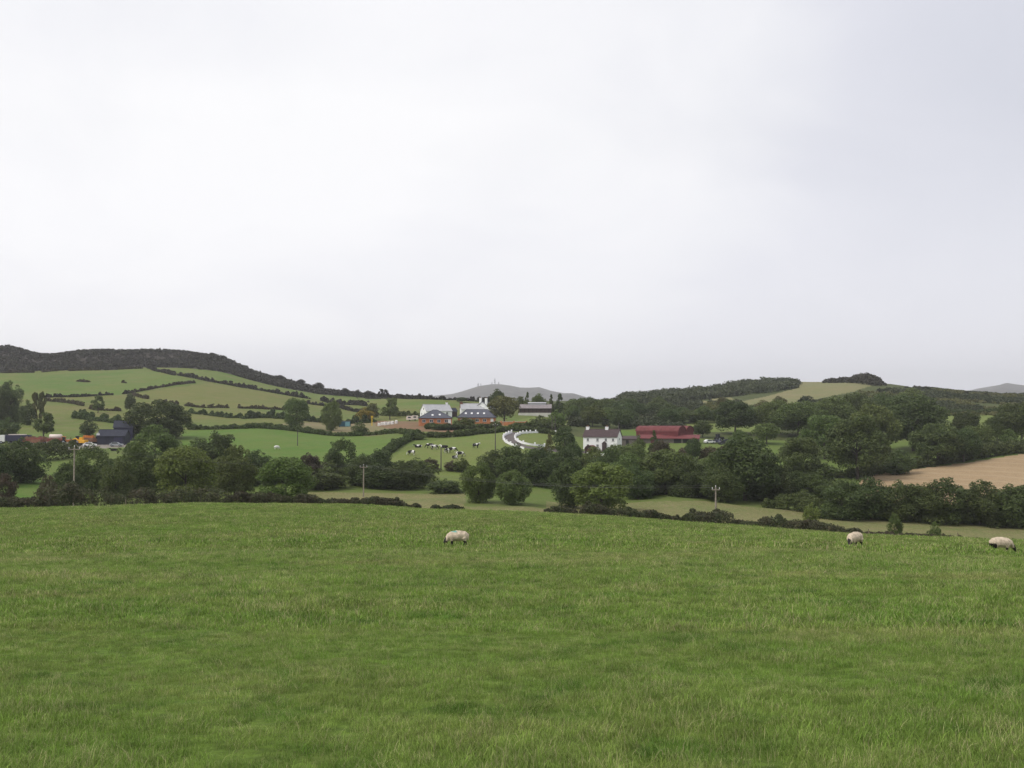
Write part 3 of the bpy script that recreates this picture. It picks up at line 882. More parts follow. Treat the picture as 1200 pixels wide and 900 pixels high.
# ---- trees: bearing, crown top row, width (photo px), distance, kind, leaf, label
T = [
    # left hillside and yard
    (12, 449, 30, 455, 'bush', 'dark', 'dark spreading tree at the far left edge of the hillside'),
    (2, 458, 16, 450, 'bush', 'dark', 'dark tree cut by the left frame edge on the hillside'),
    (32, 470, 15, 440, 'bush', 'dark', 'small dark round tree right of the spreading far left tree'),
    (41, 461, 7, 445, 'tall', 'olive', 'thin bare looking tree, left one of a slender pair on the far left slope'),
    (49, 460, 8, 445, 'tall', 'olive', 'thin bare looking tree, right one of a slender pair on the far left slope'),
    (52, 484, 22, 375, 'tall', 'mid', 'upright bushy tree directly behind the reddish machines of the yard'),
    (10, 490, 26, 370, 'bush', 'dark', 'low dark tree behind the white lorry cab'),
    (115, 464, 13, 510, 'tall', 'mid', 'small upright tree standing alone in the left hillside field'),
    (152, 462, 12, 520, 'round', 'dark', 'small lollipop tree on the bend of the left hillside hedges'),
    (104, 491, 19, 385, 'bush', 'dark', 'dark bush behind the yellow digger'),
    (186, 471, 68, 372, 'mound', 'dark', 'very broad dark tree beside the slate roofed barn on the left'),
    (347, 468, 26, 440, 'mound', 'mid', 'left one of the two tall hillside trees above the straight hedge'),
    (389, 471, 22, 440, 'mound', 'mid', 'right one of the two tall hillside trees, beside the blue green shed'),
    (422, 495, 19, 405, 'bush', 'dark', 'small round bush on the straight hedge above the meadow'),
    (428, 478, 19, 500, 'bush', 'yellow', 'yellow flowering gorse bush left of the building plot'),
    (457, 467, 18, 500, 'tall', 'mid', 'upright tree by the building plot, left of the white gabled house'),
    (437, 473, 16, 510, 'round', 'olive', 'pale shrub tree behind the yellow flowering gorse bush'),
    # skyline trees left of centre
    (328, 439.5, 10, 960, 'round', 'gorse', 'leftmost small tree on the falling left skyline'),
    (352, 444.5, 11, 930, 'round', 'gorse', 'small tree on the left skyline above the long upper field'),
    (373, 448.5, 13, 900, 'round', 'gorse', 'rounded tree on the left skyline midway down the ridge'),
    (404, 455, 10, 860, 'round', 'gorse', 'tiny tree low on the left skyline, second before the valley gap'),
    (419, 457, 10, 840, 'round', 'gorse', 'tiny tree low on the left skyline, just before the bushy pair'),
    (433, 458, 13, 800, 'round', 'gorse', 'bushy tree on the skyline left of the twin trees'),
    (446, 456, 8, 760, 'tall', 'gorse', 'left one of the upright twin trees on the skyline'),
    (452, 456.5, 8, 760, 'tall', 'gorse', 'right one of the upright twin trees on the skyline'),
    (461, 463, 7, 760, 'round', 'gorse', 'tiny round tree just right of the skyline twin trees'),
    (469, 462, 8, 760, 'round', 'gorse', 'rounded tree at the right end of the left skyline'),
    (488, 463, 9, 740, 'round', 'gorse', 'low tree where the distant mountain meets the left skyline'),
    (541, 465.5, 13, 660, 'round', 'dark', 'low dome shaped tree on the skyline between the white houses'),
    # around the white houses and bungalows
    (583, 456.5, 16, 570, 'round', 'dark', 'dark domed tree rising against the mountain below the masts'),
    (591, 465, 33, 445, 'dome', 'olive', 'large olive brown tree beside the white house with chimneys'),
    (618, 460, 9, 530, 'conifer', 'dark', 'pointed dark conifer behind the long low barn'),
    (610, 465, 12, 525, 'round', 'mid', 'rounded tree behind the left end of the long low barn'),
    (631, 462, 16, 540, 'round', 'mid', 'rounded light tree behind the vent of the long low barn'),
    (646, 463, 10, 520, 'conifer', 'dark', 'dark conifer at the right end of the long low barn'),
    (656, 462, 13, 520, 'conifer', 'dark', 'broader dark conifer right of the long low barn'),
    (652, 482, 22, 425, 'bush', 'light', 'light green bush below the right end of the long low barn'),
    (633, 487, 22, 425, 'bush', 'dark', 'dark bush under the wall of the long low barn'),
    (545, 489, 24, 405, 'bush', 'mid', 'green bush in front of the right hand orange brick bungalow'),
    (525, 496, 30, 398, 'bush', 'dark', 'low spreading bush in front of the left hand orange brick bungalow'),
    (566, 496, 18, 404, 'bush', 'dark', 'small bush below the orange garden wall'),
    (489, 508, 20, 352, 'bush', 'mid', 'rounded bush at the upper left corner of the cow pasture'),
    (479, 507, 10, 356, 'tall', 'dark', 'narrow dark bush left of the cow pasture corner bush'),
    # trees around farmhouse and drive
    (661, 501, 24, 345, 'mound', 'dark', 'dark round tree on the lawn left of the white farmhouse'),
    (644, 510, 18, 300, 'conifer', 'olive', 'pale yew like tree below the curved drive'),
    (671, 519, 22, 305, 'round', 'dark', 'dark tree below the lawn left of the white farmhouse'),
    (608, 523, 48, 262, 'bush', 'dark', 'dark tree below the curved white walls, left of centre'),
    (633, 526, 44, 258, 'bush', 'dark', 'dark tree below the curved white walls, at the right of its neighbour'),
    (655, 524, 40, 270, 'bush', 'dark', 'dark tree filling the belt below the round lawn tree'),
    (580, 528, 38, 272, 'bush', 'dark', 'dark bushy tree at the lower right corner of the cow pasture'),
    (530, 540, 18, 282, 'bush', 'brown', 'purplish thorn bush below the grazing cows'),
    (541, 537, 20, 280, 'bush', 'mid', 'green bush below the grazing cows'),
    (504, 537, 22, 282, 'bush', 'brown', 'purplish bush left of the dark power pole'),
    (766, 505, 16, 335, 'conifer', 'dark', 'dark conifer in front of the red barn'),
    (749, 510, 12, 335, 'bush', 'mid', 'small green bush between farmhouse and red barn'),
    (735, 521, 44, 290, 'round', 'mid', 'broad tree below the farmhouse gable'),
    (696, 525, 34, 285, 'bush', 'mid', 'tree directly below the white farmhouse front'),
    (715, 527, 36, 268, 'bush', 'dark', 'dark tree in the belt below the farmhouse'),
    (775, 517, 26, 300, 'bush', 'brown', 'brownish bush below the red barn'),
    (812, 514, 18, 322, 'round', 'dark', 'dark tree below the right end of the red barn'),
    (823, 493, 22, 405, 'round', 'dark', 'rounded tree just right of the red barn'),
    (866, 505, 28, 335, 'mound', 'mid', 'neat round tree right of the parked vehicles'),
    (861, 471, 46, 425, 'dome', 'dark', 'big dark tree behind the parked vehicles'),
    (898, 496, 30, 385, 'round', 'mid', 'rounded tree right of the big dark tree behind the vehicles'),
    # centre belt
    (560, 544, 38, 214, 'mound', 'light', 'bright green bushy tree beyond the pale strip, left of centre'),
    (601, 552, 40, 210, 'mound', 'mid', 'rounded green tree beyond the pale strip, right of the bright one'),
    (668, 540, 42, 216, 'mound', 'dark', 'darker left one of the large pair of round trees'),
    (705, 544, 64, 208, 'mound', 'light', 'large light green right one of the pair of round trees'),
    (522, 562, 38, 238, 'bush', 'dark', 'low bushes left of the bright green bushy tree'),
    (473, 541, 52, 246, 'bush', 'dark', 'dark leafy tree at the right end of the left valley belt'),
    (440, 529, 46, 254, 'bush', 'dark', 'dark tree behind the left power pole in mid valley'),
    (402, 516, 36, 268, 'bush', 'dark', 'dark tree standing above the belt at the foot of the meadow'),
    (424, 536, 34, 250, 'bush', 'dark', 'dark bushy tree left of the mid valley power pole'),
    (388, 541, 30, 254, 'bush', 'dark', 'dark low tree between meadow and pale strip'),
    (362, 533, 34, 258, 'bush', 'brown', 'reddish brown thorn bush below the meadow'),
    (336, 538, 62, 206, 'mound', 'light', 'wide light green tree above the gorse hedge'),
    (304, 529, 34, 254, 'bush', 'dark', 'dark tree at the bottom left corner of the meadow'),
    (276, 524, 44, 226, 'bush', 'mid', 'mid green tree right of the light green rounded tree'),
    (250, 509, 54, 268, 'bush', 'dark', 'dark tree crown rising at the left end of the meadow'),
    (218, 525, 62, 208, 'mound', 'light', 'big light green rounded tree above the bramble hedge'),
    (182, 500, 54, 275, 'bush', 'mid', 'mid green tree below the slate roofed barn'),
    (160, 522, 54, 224, 'bush', 'mid', 'mid green tree left of the big light green rounded tree'),
    (138, 540, 36, 206, 'bush', 'dark', 'dark tree just behind the bramble hedge right of the left pole'),
    (108, 524, 48, 236, 'bush', 'mid', 'grey green tree behind the left hand power pole'),
    (78, 545, 36, 196, 'bush', 'dark', 'dark bush left of the left hand power pole'),
    (58, 558, 20, 190, 'bush', 'brown', 'small reddish bush beside the bright green patch at far left'),
    (26, 517, 52, 240, 'bush', 'dark', 'wide dark tree at the far left above the bright green patch'),
    (-8, 516, 46, 230, 'bush', 'dark', 'dark tree at the left frame edge'),
    (6, 556, 26, 186, 'bush', 'brown', 'russet leaved bush low at the left frame edge'),
    # right belt
    (735, 533, 52, 246, 'bush', 'mid', 'leafy tree right of the pair of round trees'),
    (747, 547, 40, 236, 'bush', 'dark', 'dark low tree right of the pair of round trees'),
    (780, 529, 58, 244, 'mound', 'mid', 'broad tree left of the right hand power pole'),
    (806, 541, 40, 236, 'bush', 'dark', 'dark tree behind the right hand power pole, on its left'),
    (872, 513, 78, 238, 'mound', 'dark', 'tallest dark tree right of the right hand power pole'),
    (845, 548, 44, 230, 'bush', 'dark', 'dark low tree at the foot of the tallest dark tree'),
    (905, 545, 46, 240, 'bush', 'dark', 'dark low tree right of the tallest dark tree'),
    (938, 514, 46, 282, 'dome', 'dark', 'dark bluish tree in front of the parkland trees'),
    (935, 553, 44, 246, 'bush', 'dark', 'dark bush above the pale strip left of the ploughed field'),
    (950, 590, 18, 196, 'bush', 'light', 'small light green sapling bush left of the thick tree hedge'),
    # parkland group right
    (1004, 490, 68, 296, 'dome', 'dark', 'large domed tree with a visible trunk left of the ploughed field'),
    (966, 488, 48, 345, 'dome', 'mid', 'rounded tree behind and left of the large domed tree'),
    (1026, 476, 52, 350, 'dome', 'mid', 'tall rounded tree behind and right of the large domed tree'),
    (1070, 466, 72, 362, 'dome', 'dark', 'tallest broad tree of the parkland group on the right'),
    (1097, 498, 54, 322, 'dome', 'dark', 'dark tree above the left part of the ploughed field'),
    (1128, 503, 36, 324, 'round', 'dark', 'smaller tree right of the dark tree above the ploughed field'),
    (1053, 528, 34, 305, 'bush', 'dark', 'low bush between the domed tree and the ploughed field'),
    (1133, 484, 32, 372, 'round', 'dark', 'rounded tree in front of the small far green field'),
    (1147, 499, 34, 345, 'round', 'mid', 'tree at the upper edge of the ploughed field'),
    (1168, 487, 26, 360, 'round', 'dark', 'rounded tree left of the right frame edge group'),
    (1183, 503, 20, 346, 'bush', 'mid', 'pale bush in front of the right frame edge group'),
    (1196, 474, 50, 358, 'round', 'dark', 'big dark tree at the right frame edge'),
    (935, 472, 56, 415, 'round', 'mid', 'tree below the tan hill field on the right'),
    (905, 470, 40, 430, 'round', 'mid', 'tree left of the parkland group below the tan hill field'),
    (975, 466, 50, 425, 'round', 'mid', 'tree above the domed tree below the tan hill field'),
    (1005, 462, 44, 440, 'round', 'dark', 'dark tree on the slope behind the parkland group'),
    (1045, 462, 44, 445, 'round', 'dark', 'dark tree on the slope behind the tallest parkland tree'),
    # thick tree hedge on the right, above the pale strip
    (984, 564, 56, 213, 'bush', 'dark', 'leftmost tree of the thick tree hedge below the ploughed field'),
    (1018, 561, 56, 215, 'bush', 'dark', 'second tree of the thick tree hedge below the ploughed field'),
    (1050, 566, 54, 213, 'bush', 'dark', 'third tree of the thick tree hedge, under the brown tip of the ploughed field'),
    (1083, 570, 54, 214, 'bush', 'dark', 'fourth tree of the thick tree hedge, lower than its neighbours'),
    (1110, 562, 58, 215, 'bush', 'dark', 'tall middle tree of the thick tree hedge on the right'),
    (1146, 565, 58, 214, 'bush', 'dark', 'tree of the thick tree hedge right of its tall middle tree'),
    (1178, 571, 56, 213, 'bush', 'dark', 'reddish tinged tree near the right end of the thick tree hedge'),
    (1206, 569, 60, 213, 'bush', 'dark', 'last tree of the thick tree hedge at the right frame edge'),
    (1047, 603, 16, 172, 'bush', 'mid', 'small sapling bush between the two right hand sheep'),
    (1093, 612, 14, 172, 'bush', 'mid', 'lower sapling bush left of the far right sheep'),
]
for t in T:
    nm = 'bush' if t[4] == 'bush' and ('bush' in t[6] and 'tree' not in t[6].split(' ')[:4]) else None
    tree(*t, cat='bush' if nm else 'tree', name=nm)

# background trees nothing tells apart: one label and group per wood
r1 = random.Random(9)


def wood(poly, n, Ylo, Yhi, hm, wm, leafs, label, group, kind='round', marks=()):
    k = 0
    xs = [p[0] for p in poly]; ys = [p[1] for p in poly]
    tries = 0
    while k < n and tries < 5000:
        tries += 1
        px = r1.uniform(min(xs), max(xs)); Y = r1.uniform(Ylo, Yhi)
        g = gp(px, Y)
        pb = 450 - F * math.tan(math.atan((g.z - EYE) / Y) - PITCH)
        if not inpoly(np.array([px]), np.array([pb]), poly)[0]:
            continue
        h = r1.uniform(*hm); w = r1.uniform(*wm)
        top = 450 - F * math.tan(math.atan((g.z + h - EYE) / Y) - PITCH)
        lf = r1.choice(leafs)
        size = 'tall' if h > (hm[0] + hm[1]) / 2 else 'low'
        hue = {'dark': 'dark green', 'mid': 'mid green', 'olive': 'olive green', 'wood': 'deep green'}[lf]
        mk = next(q for lim, q in marks if px < lim)
        tree(px, top, w / Y * F, Y, kind, lf, f'{size} {hue} {label}, {mk}', 'tree', f'{size} {hue} {group}, {mk}')
        k += 1


wood([(664, 486), (720, 478), (760, 480), (800, 486), (812, 496), (740, 503), (668, 500)], 34, 420, 600, (6, 9.5), (8, 12), ['dark', 'mid', 'dark'],
     'tree in the wood behind the farmhouse', 'trees in the wood behind the farmhouse', marks=((690, 'left of its chimneys'), (730, 'straight above its roof'), (765, 'above its gable'), (900, 'above the red barn')))
wood([(800, 476), (860, 472), (920, 478), (930, 496), (880, 502), (810, 494)], 22, 430, 600, (5, 8), (7, 11), ['mid', 'olive', 'dark'],
     'tree on the slope right of the red barn', 'trees on the slope above the barn', marks=((840, 'on its left part'), (880, 'near the dark tree'), (990, 'on its right part')))
wood([(930, 470), (1080, 462), (1095, 500), (1060, 520), (930, 512)], 24, 355, 560, (8, 12), (10, 14), ['dark', 'mid', 'wood'],
     'tree in the wood behind the parkland', 'trees in the wood on the right', marks=((970, 'at its left end'), (1010, 'above the domed tree'), (1050, 'right of the domed tree'), (1200, 'at its right end')))
wood([(660, 555), (960, 560), (960, 600), (760, 590), (660, 590)], 19, 240, 290, (5, 8), (8, 12), ['dark', 'dark', 'mid'],
     'tree in the belt below farmhouse and barn', 'trees of the valley belt right of centre', 'bush', marks=((740, 'behind the round pair'), (840, 'left of the power pole'), (1000, 'right of the power pole')))
wood([(60, 560), (500, 560), (500, 590), (60, 590)], 18, 236, 268, (4.5, 7), (8, 12), ['dark', 'mid', 'dark'],
     'tree in the belt behind the bramble hedge', 'trees of the valley belt left of centre', 'bush', marks=((180, 'near the left pole'), (330, 'at its middle'), (600, 'near its right end')))
for px, tp, w in ((1053, 454, 5), (1063, 452.5, 6), (1072, 451.5, 5), (1079, 453, 9), (1085, 453, 6), (1133, 458, 5), (1155, 460, 6)):
    tree(px, tp, w, 720, 'round', 'gorse', 'tiny dark tree on the far right skyline above the scrub hillside', 'tree', 'tiny trees on the right skyline')
for px, tp, w in ((808, 457, 5), (872, 444, 5), (895, 444.5, 6)):
    tree(px, tp, w, 850, 'conifer', 'wood', 'tiny treetop sticking out of the dark wood on the right ridge', 'tree', 'treetops of the ridge wood')

# ------------------------------------------------------------------ buildings
plain('white_render', (0.86, 0.86, 0.85), 0.8, 0.08, 0.6)
plain('cream_render', (0.55, 0.53, 0.48), 0.8, 0.15, 0.6)
plain('brick_orange', (0.48, 0.19, 0.085), 0.85, 0.25, 1.2)
plain('brick_brown', (0.20, 0.10, 0.07), 0.85, 0.25, 1.2)
plain('slate', (0.085, 0.088, 0.110), 0.6, 0.25, 1.0)
plain('slate_dark', (0.036, 0.039, 0.055), 0.95, 0.25, 1.0)
plain('roof_maroon', (0.066, 0.043, 0.043), 0.7, 0.25, 1.0)
plain('roof_pale', (0.40, 0.40, 0.41), 0.6, 0.15, 0.7)
plain('roof_grey', (0.24, 0.21, 0.21), 0.8, 0.2, 0.7)
plain('barn_red', (0.130, 0.027, 0.030), 0.75, 0.3, 0.8)
plain('barn_red_light', (0.160, 0.042, 0.042), 0.75, 0.25, 0.8)
plain('stone_wall', (0.16, 0.14, 0.12), 0.9, 0.35, 2.0, bump=0.4)
plain('dark_opening', (0.02, 0.02, 0.02), 0.9, 0.1)
plain('dark_board', (0.07, 0.05, 0.048), 0.9, 0.3, 1.0)
plain('teal_paint', (0.03, 0.10, 0.14), 0.6, 0.2, 1.0)
plain('pale_teal', (0.16, 0.34, 0.38), 0.6, 0.15)
plain('window_glass', (0.03, 0.035, 0.045), 0.08, 0.1, spec=0.6)
plain('white_paint', (0.80, 0.80, 0.78), 0.5, 0.06)
plain('rubber', (0.02, 0.02, 0.02), 0.9, 0.1)
plain('machine_orange', (0.50, 0.17, 0.035), 0.5, 0.2)
plain('machine_yellow', (0.70, 0.36, 0.02), 0.5, 0.15)
plain('machine_red', (0.22, 0.065, 0.05), 0.6, 0.3)
plain('machine_brown', (0.20, 0.10, 0.06), 0.7, 0.35)
plain('machine_dark', (0.035, 0.035, 0.042), 0.5, 0.2)
plain('navy_paint', (0.035, 0.035, 0.070), 0.5, 0.15)
plain('cream_paint', (0.72, 0.62, 0.55), 0.5, 0.08)
plain('galvanised', (0.34, 0.36, 0.38), 0.45, 0.15, metal=0.4)
plain('bag_white', (0.75, 0.73, 0.70), 0.9, 0.12, 2)
plain('sign_yellow', (0.62, 0.42, 0.03), 0.6, 0.05)


def facade_window(parent, x, z, w, h, y, mull=True):
    """framed window lying against a wall that faces -y"""
    m = MB(); b = 0.09
    m.box(x - w / 2, x - w / 2 + b, y - 0.05, y + 0.05, z, z + h)
    m.box(x + w / 2 - b, x + w / 2, y - 0.05, y + 0.05, z, z + h)
    m.box(x - w / 2 + b, x + w / 2 - b, y - 0.05, y + 0.05, z, z + b)
    m.box(x - w / 2 + b, x + w / 2 - b, y - 0.05, y + 0.05, z + h - b, z + h)
    if mull:
        m.box(x - 0.035, x + 0.035, y - 0.045, y + 0.05, z + b, z + h - b)
    f = m.build('window', 'white_paint', parent)
    MB().box(x - w / 2 + b, x + w / 2 - b, y - 0.02, y + 0.03, z + b, z + h - b).build('pane', 'window_glass', f)
    MB().box(x - w / 2 - 0.08, x + w / 2 + 0.08, y - 0.12, y + 0.04, z - 0.09, z - 0.002).build('sill', 'stone_wall', f)
    return f


def side_window(parent, y, z, w, h, x, s=1):
    """framed window on a gable that faces +x (s = 1) or -x"""
    m = MB(); b = 0.09; x0, x1 = x - 0.05, x + 0.05
    m.box(x0, x1, y - w / 2, y - w / 2 + b, z, z + h); m.box(x0, x1, y + w / 2 - b, y + w / 2, z, z + h)
    m.box(x0, x1, y - w / 2 + b, y + w / 2 - b, z, z + b); m.box(x0, x1, y - w / 2 + b, y + w / 2 - b, z + h - b, z + h)
    f = m.build('window', 'white_paint', parent)
    MB().box(x - 0.03, x + 0.03, y - w / 2 + b, y + w / 2 - b, z + b, z + h - b).build('pane', 'window_glass', f)


def facade_door(parent, x, w, h, y, mat):
    m = MB(); b = 0.1
    m.box(x - w / 2 - b, x - w / 2, y - 0.06, y + 0.05, 0, h + b); m.box(x + w / 2, x + w / 2 + b, y - 0.06, y + 0.05, 0, h + b)
    m.box(x - w / 2, x + w / 2, y - 0.06, y + 0.05, h, h + b)
    m.box(x - w / 2, x + w / 2, y - 0.03, y + 0.05, 0.02, h, 1)
    return m.build('door', ['white_paint', mat], parent)


def gable_walls(L, D, he, hr):
    m = MB()
    poly = [(-D / 2, -1.2), (D / 2, -1.2), (D / 2, he), (0, hr), (-D / 2, he)]
    return m.prism(poly, -L / 2, L / 2, axis='x')


def gable_roof(L, D, he, hr, ov=0.3, t=0.16, side=0.25):
    """two slabs meeting at a ridge along x"""
    m = MB(); s = (hr - he) / (D / 2)
    for k in (-1, 1):
        y0, z0 = k * (D / 2 + ov), he - ov * s
        a = [(0, hr + 0.02), (0, hr + 0.02 + t), (y0, z0 + 0.02 + t), (y0, z0 + 0.02)]
        if k > 0:
            a = a[::-1]
        m.prism(a, -L / 2 - side, L / 2 + side, axis='x')
    m.box(-L / 2 - side - .01, L / 2 + side + .01, -0.12, 0.12, hr + t - 0.03, hr + t + 0.10)
    return m


def chimney(parent, x, y, z0, z1, w, mat, pots=2):
    m = MB().box(x - w / 2, x + w / 2, y - w * .4, y + w * .4, z0, z1)
    m.box(x - w / 2 - .07, x + w / 2 + .07, y - w * .4 - .07, y + w * .4 + .07, z1 + .002, z1 + .14)
    c = m.build('chimney', mat, parent)
    for i in range(pots):
        q = x + (i - (pots - 1) / 2) * 0.42
        MB().tube([(q, y, z1 + .145), (q, y, z1 + .6)], [.13, .11], 8).build('chimney_pot', 'brick_brown', c)
    return c


def at(px, Y, dz=0.0):
    g = gp(px, Y)
    return (g.x, g.y, g.z + dz)


# white farmhouse
fh = thing('farmhouse', at(706, 362, 0.1), R(-20), 'white two storey farmhouse with brown roof and two white chimneys', 'house')
L, D, he, hr = 12.2, 7.0, 4.5, 7.0
gable_walls(L, D, he, hr).build('wall', 'white_render', fh)
rf = gable_roof(L, D, he, hr).build('roof', 'roof_maroon', fh)
chimney(rf, -L / 2 + 0.7, 0, hr - 0.6, hr + 0.85, 1.1, 'white_render')
chimney(rf, 1.6, 0, hr - 0.6, hr + 0.85, 1.1, 'white_render')
for x in (-4.4, -0.9, 2.1, 4.7):
    facade_window(fh, x, 3.0, 0.85, 1.0, -D / 2)
for x in (-4.4, -0.9, 4.3):
    facade_window(fh, x, 0.8, 0.9, 1.1, -D / 2)
facade_door(fh, 1.7, 1.0, 2.1, -D / 2, 'dark_board')
side_window(fh, -0.2, 3.2, 0.8, 1.0, L / 2)
m = MB(); m.box(1.0, 2.4, -D / 2 - 1.1, -D / 2 - 0.055, -1.0, 2.2); m.prism([(0.9, 2.2), (2.5, 2.2), (1.7, 2.9)], -D / 2 - 1.2, -D / 2 - 0.052)
m.build('porch', 'dark_board', fh)
# red shed with a rounded roof in front of the house
rs = thing('shed', at(692, 350, 0), R(-20), 'small dark red shed with a rounded roof at the farmhouse corner', 'shed')
arc = [(1.5 * math.cos(a), 1.7 + 1.3 * math.sin(a)) for a in np.linspace(0, math.pi, 11)]
MB().prism([(-1.5, -0.6), (1.5, -0.6)] + arc, -2, 2).build('wall', 'dark_board', rs)
a2 = [(1.62 * math.cos(a), 1.7 + 1.42 * math.sin(a)) for a in np.linspace(0, math.pi, 11)]
m = MB()
for i in range(10):
    m.prism([arc[i], a2[i], a2[i + 1], arc[i + 1]][::-1], -2.2, 2.2)
m.build('roof', 'barn_red', rs)
MB().box(-0.8, 0.8, -2.06, -1.99, 0, 1.9).build('door', 'barn_red', rs)
# white yard wall in front
gw = thing('garden_wall', at(700, 343, 0), R(-12), 'low white wall in front of the white farmhouse', 'wall')
MB().box(-3.4, 2.6, -0.15, 0.15, -0.8, 1.05).build('wall', 'white_render', gw)
MB().box(-3.46, 2.66, -0.21, 0.21, 1.052, 1.15).build('coping', 'white_paint', gw)
for x in (-3.4, 2.6):
    MB().bev(x - .3, x + .3, -.3, .3, -0.8, 1.5).build('pier', 'white_render', gw)
gw2 = thing('garden_wall', at(668, 338, 0), R(-4), 'short white wall below the dark round lawn tree', 'wall')
MB().box(-2.0, 2.0, -0.15, 0.15, -0.8, 1.0).build('wall', 'white_render', gw2)
MB().box(-2.06, 2.06, -0.21, 0.21, 1.002, 1.1).build('coping', 'white_paint', gw2)
# dark lean-to shed right of the house
sh = thing('shed', at(737, 374, 0), R(-10), 'low dark stone shed between the farmhouse and the red barn', 'shed')
MB().box(-3.8, 3.8, -2, 2, -0.8, 2.2).build('wall', 'stone_wall', sh)
MB().prism([(-2.3, 2.21), (2.3, 3.3), (2.3, 3.45), (-2.3, 2.36)][::1], -4.0, 4.0, axis='x').build('roof', 'roof_maroon', sh)
MB().box(-1, 0, -2.07, -1.98, 0, 1.9).build('door', 'dark_opening', sh)

# red barn: two arched roofs side by side with a lean-to
rb = thing('barn', at(779, 388, 0), R(-33), 'large red corrugated barn with twin arched roofs', 'barn')
L, S_, he = 17.0, 7.2, 3.5


def arch(y0, r, n=12, rise=0.56):
    return [(y0 + r * math.cos(a), he + r * rise * math.sin(a)) for a in np.linspace(0, math.pi, n)]


for yc in (-S_ / 2, S_ / 2):
    pr = [(yc - S_ / 2 + .01, -1), (yc + S_ / 2 - .01, -1)] + arch(yc, S_ / 2 - .01)
    MB().prism(pr, -L / 2, L / 2, axis='x').build('wall', 'barn_red', rb)
    i, o_ = arch(yc, S_ / 2 + .0), arch(yc, S_ / 2 + .12)
    m = MB()
    for k in range(11):
        m.prism([i[k], o_[k], o_[k + 1], i[k + 1]], -L / 2 - .3, L / 2 + .3, axis='x')
    roof = m.build('roof', 'barn_red_light', rb)
    m = MB()
    for q in np.arange(-L / 2, L / 2 + .1, 1.7):                     # sheet laps
        for k in range(11):
            c0 = [(a - yc) * 1.004 + yc for a, _ in (o_[k], o_[k + 1])]
            m.prism([(o_[k][0], o_[k][1] + .004), (c0[0], o_[k][1] + .05), (c0[1], o_[k + 1][1] + .05), (o_[k + 1][0], o_[k + 1][1] + .004)], q - .05, q + .05, axis='x')
    m.build('sheet_lap', 'barn_red', roof)
MB().box(-L / 2 + 9.2, -L / 2 + 12.4, -S_ - .06, -S_ + .02, -0.5, 2.3).build('opening', 'dark_opening', rb)
for yc in (-S_ / 2, S_ / 2):
    MB().box(L / 2 - .02, L / 2 + .06, yc - 2.2, yc + 2.2, -0.5, 3.0).build('sliding_door', 'barn_red_light', rb)
ln = thing('lean_to', at(783, 376, 0), R(-14), 'long lean-to shed with a red roof along the front of the red barn', 'shed')
MB().box(-11.0, 11.0, 0, 4.5, -1.2, 1.9).build('wall', 'stone_wall', ln)
MB().prism([(-0.6, 1.6), (4.6, 2.9), (4.6, 3.06), (-0.6, 1.76)], -11.3, 11.3, axis='x').build('roof', 'barn_red_light', ln)
for x in (3.3, 6.6):
    MB().box(x - 1.3, x + 1.3, -0.07, 0.02, -0.4, 1.5).build('opening', 'dark_opening', ln)
MB().box(-6.4, -5.2, -0.06, 0.02, -.2, 1.5).build('door', 'barn_red', ln)


# orange brick bungalows
def bungalow(px, Y, rz, W_, D_, ridge, label, rl):
    b = thing('bungalow', at(px, Y, 0.15), rz, label, 'house')
    h, H = 2.7, 6.1
    MB().box(-W_ / 2, W_ / 2, -D_ / 2, D_ / 2, -1.2, h).build('wall', 'brick_orange', b)
    o = 0.45; t = 0.14
    z0 = h - .12
    v = [(-W_ / 2 - o, -D_ / 2 - o, z0), (W_ / 2 + o, -D_ / 2 - o, z0), (W_ / 2 + o, D_ / 2 + o, z0), (-W_ / 2 - o, D_ / 2 + o, z0)]
    v += [(x, y, z + t) for x, y, z in v] + [(-ridge / 2, 0, H), (ridge / 2, 0, H)]
    f = [(3, 2, 1, 0)] + [(i, (i + 1) % 4, 4 + (i + 1) % 4, 4 + i) for i in range(4)] + [(4, 5, 9, 8), (6, 7, 8, 9), (5, 6, 9), (7, 4, 8)]
    rf = MB().add(v, f).build('roof', 'slate', b)
    m = MB()
    for a, c in ((4, 8), (7, 8), (5, 9), (6, 9), (8, 9)):
        m.tube([Vector(v[a]) + Vector((0, 0, .02)), Vector(v[c]) + Vector((0, 0, .02))], 0.09, 6)
    m.build('ridge_tile', 'slate_dark', rf)
    m = MB()
    m.box(-W_ / 2 - o - .06, W_ / 2 + o + .06, -D_ / 2 - o - .07, -D_ / 2 - o - .003, z0 - .06, z0 + .12)
    m.build('gutter', 'machine_dark', rf)
    sl = (H - z0 - t) / (D_ / 2 + o)
    ang = math.atan(sl)
    for x, fr in rl:
        q = MB().box(-.4, .4, -.5, .5, 0, .1).build('roof_light', 'white_paint', rf)
        yy = -(D_ / 2 + o) * (1 - fr)
        q.location = (x, yy, z0 + t + (D_ / 2 + o) * fr * sl + .02)
        q.rotation_euler = (ang, 0, 0)
    for x in np.arange(-W_ / 2 + 2.0, W_ / 2 - 1, 3.1):
        facade_window(b, x, 0.9, 1.5, 1.2, -D_ / 2)
    facade_door(b, W_ / 2 - 1.0, 1.0, 2.1, -D_ / 2, 'white_paint')
    return b


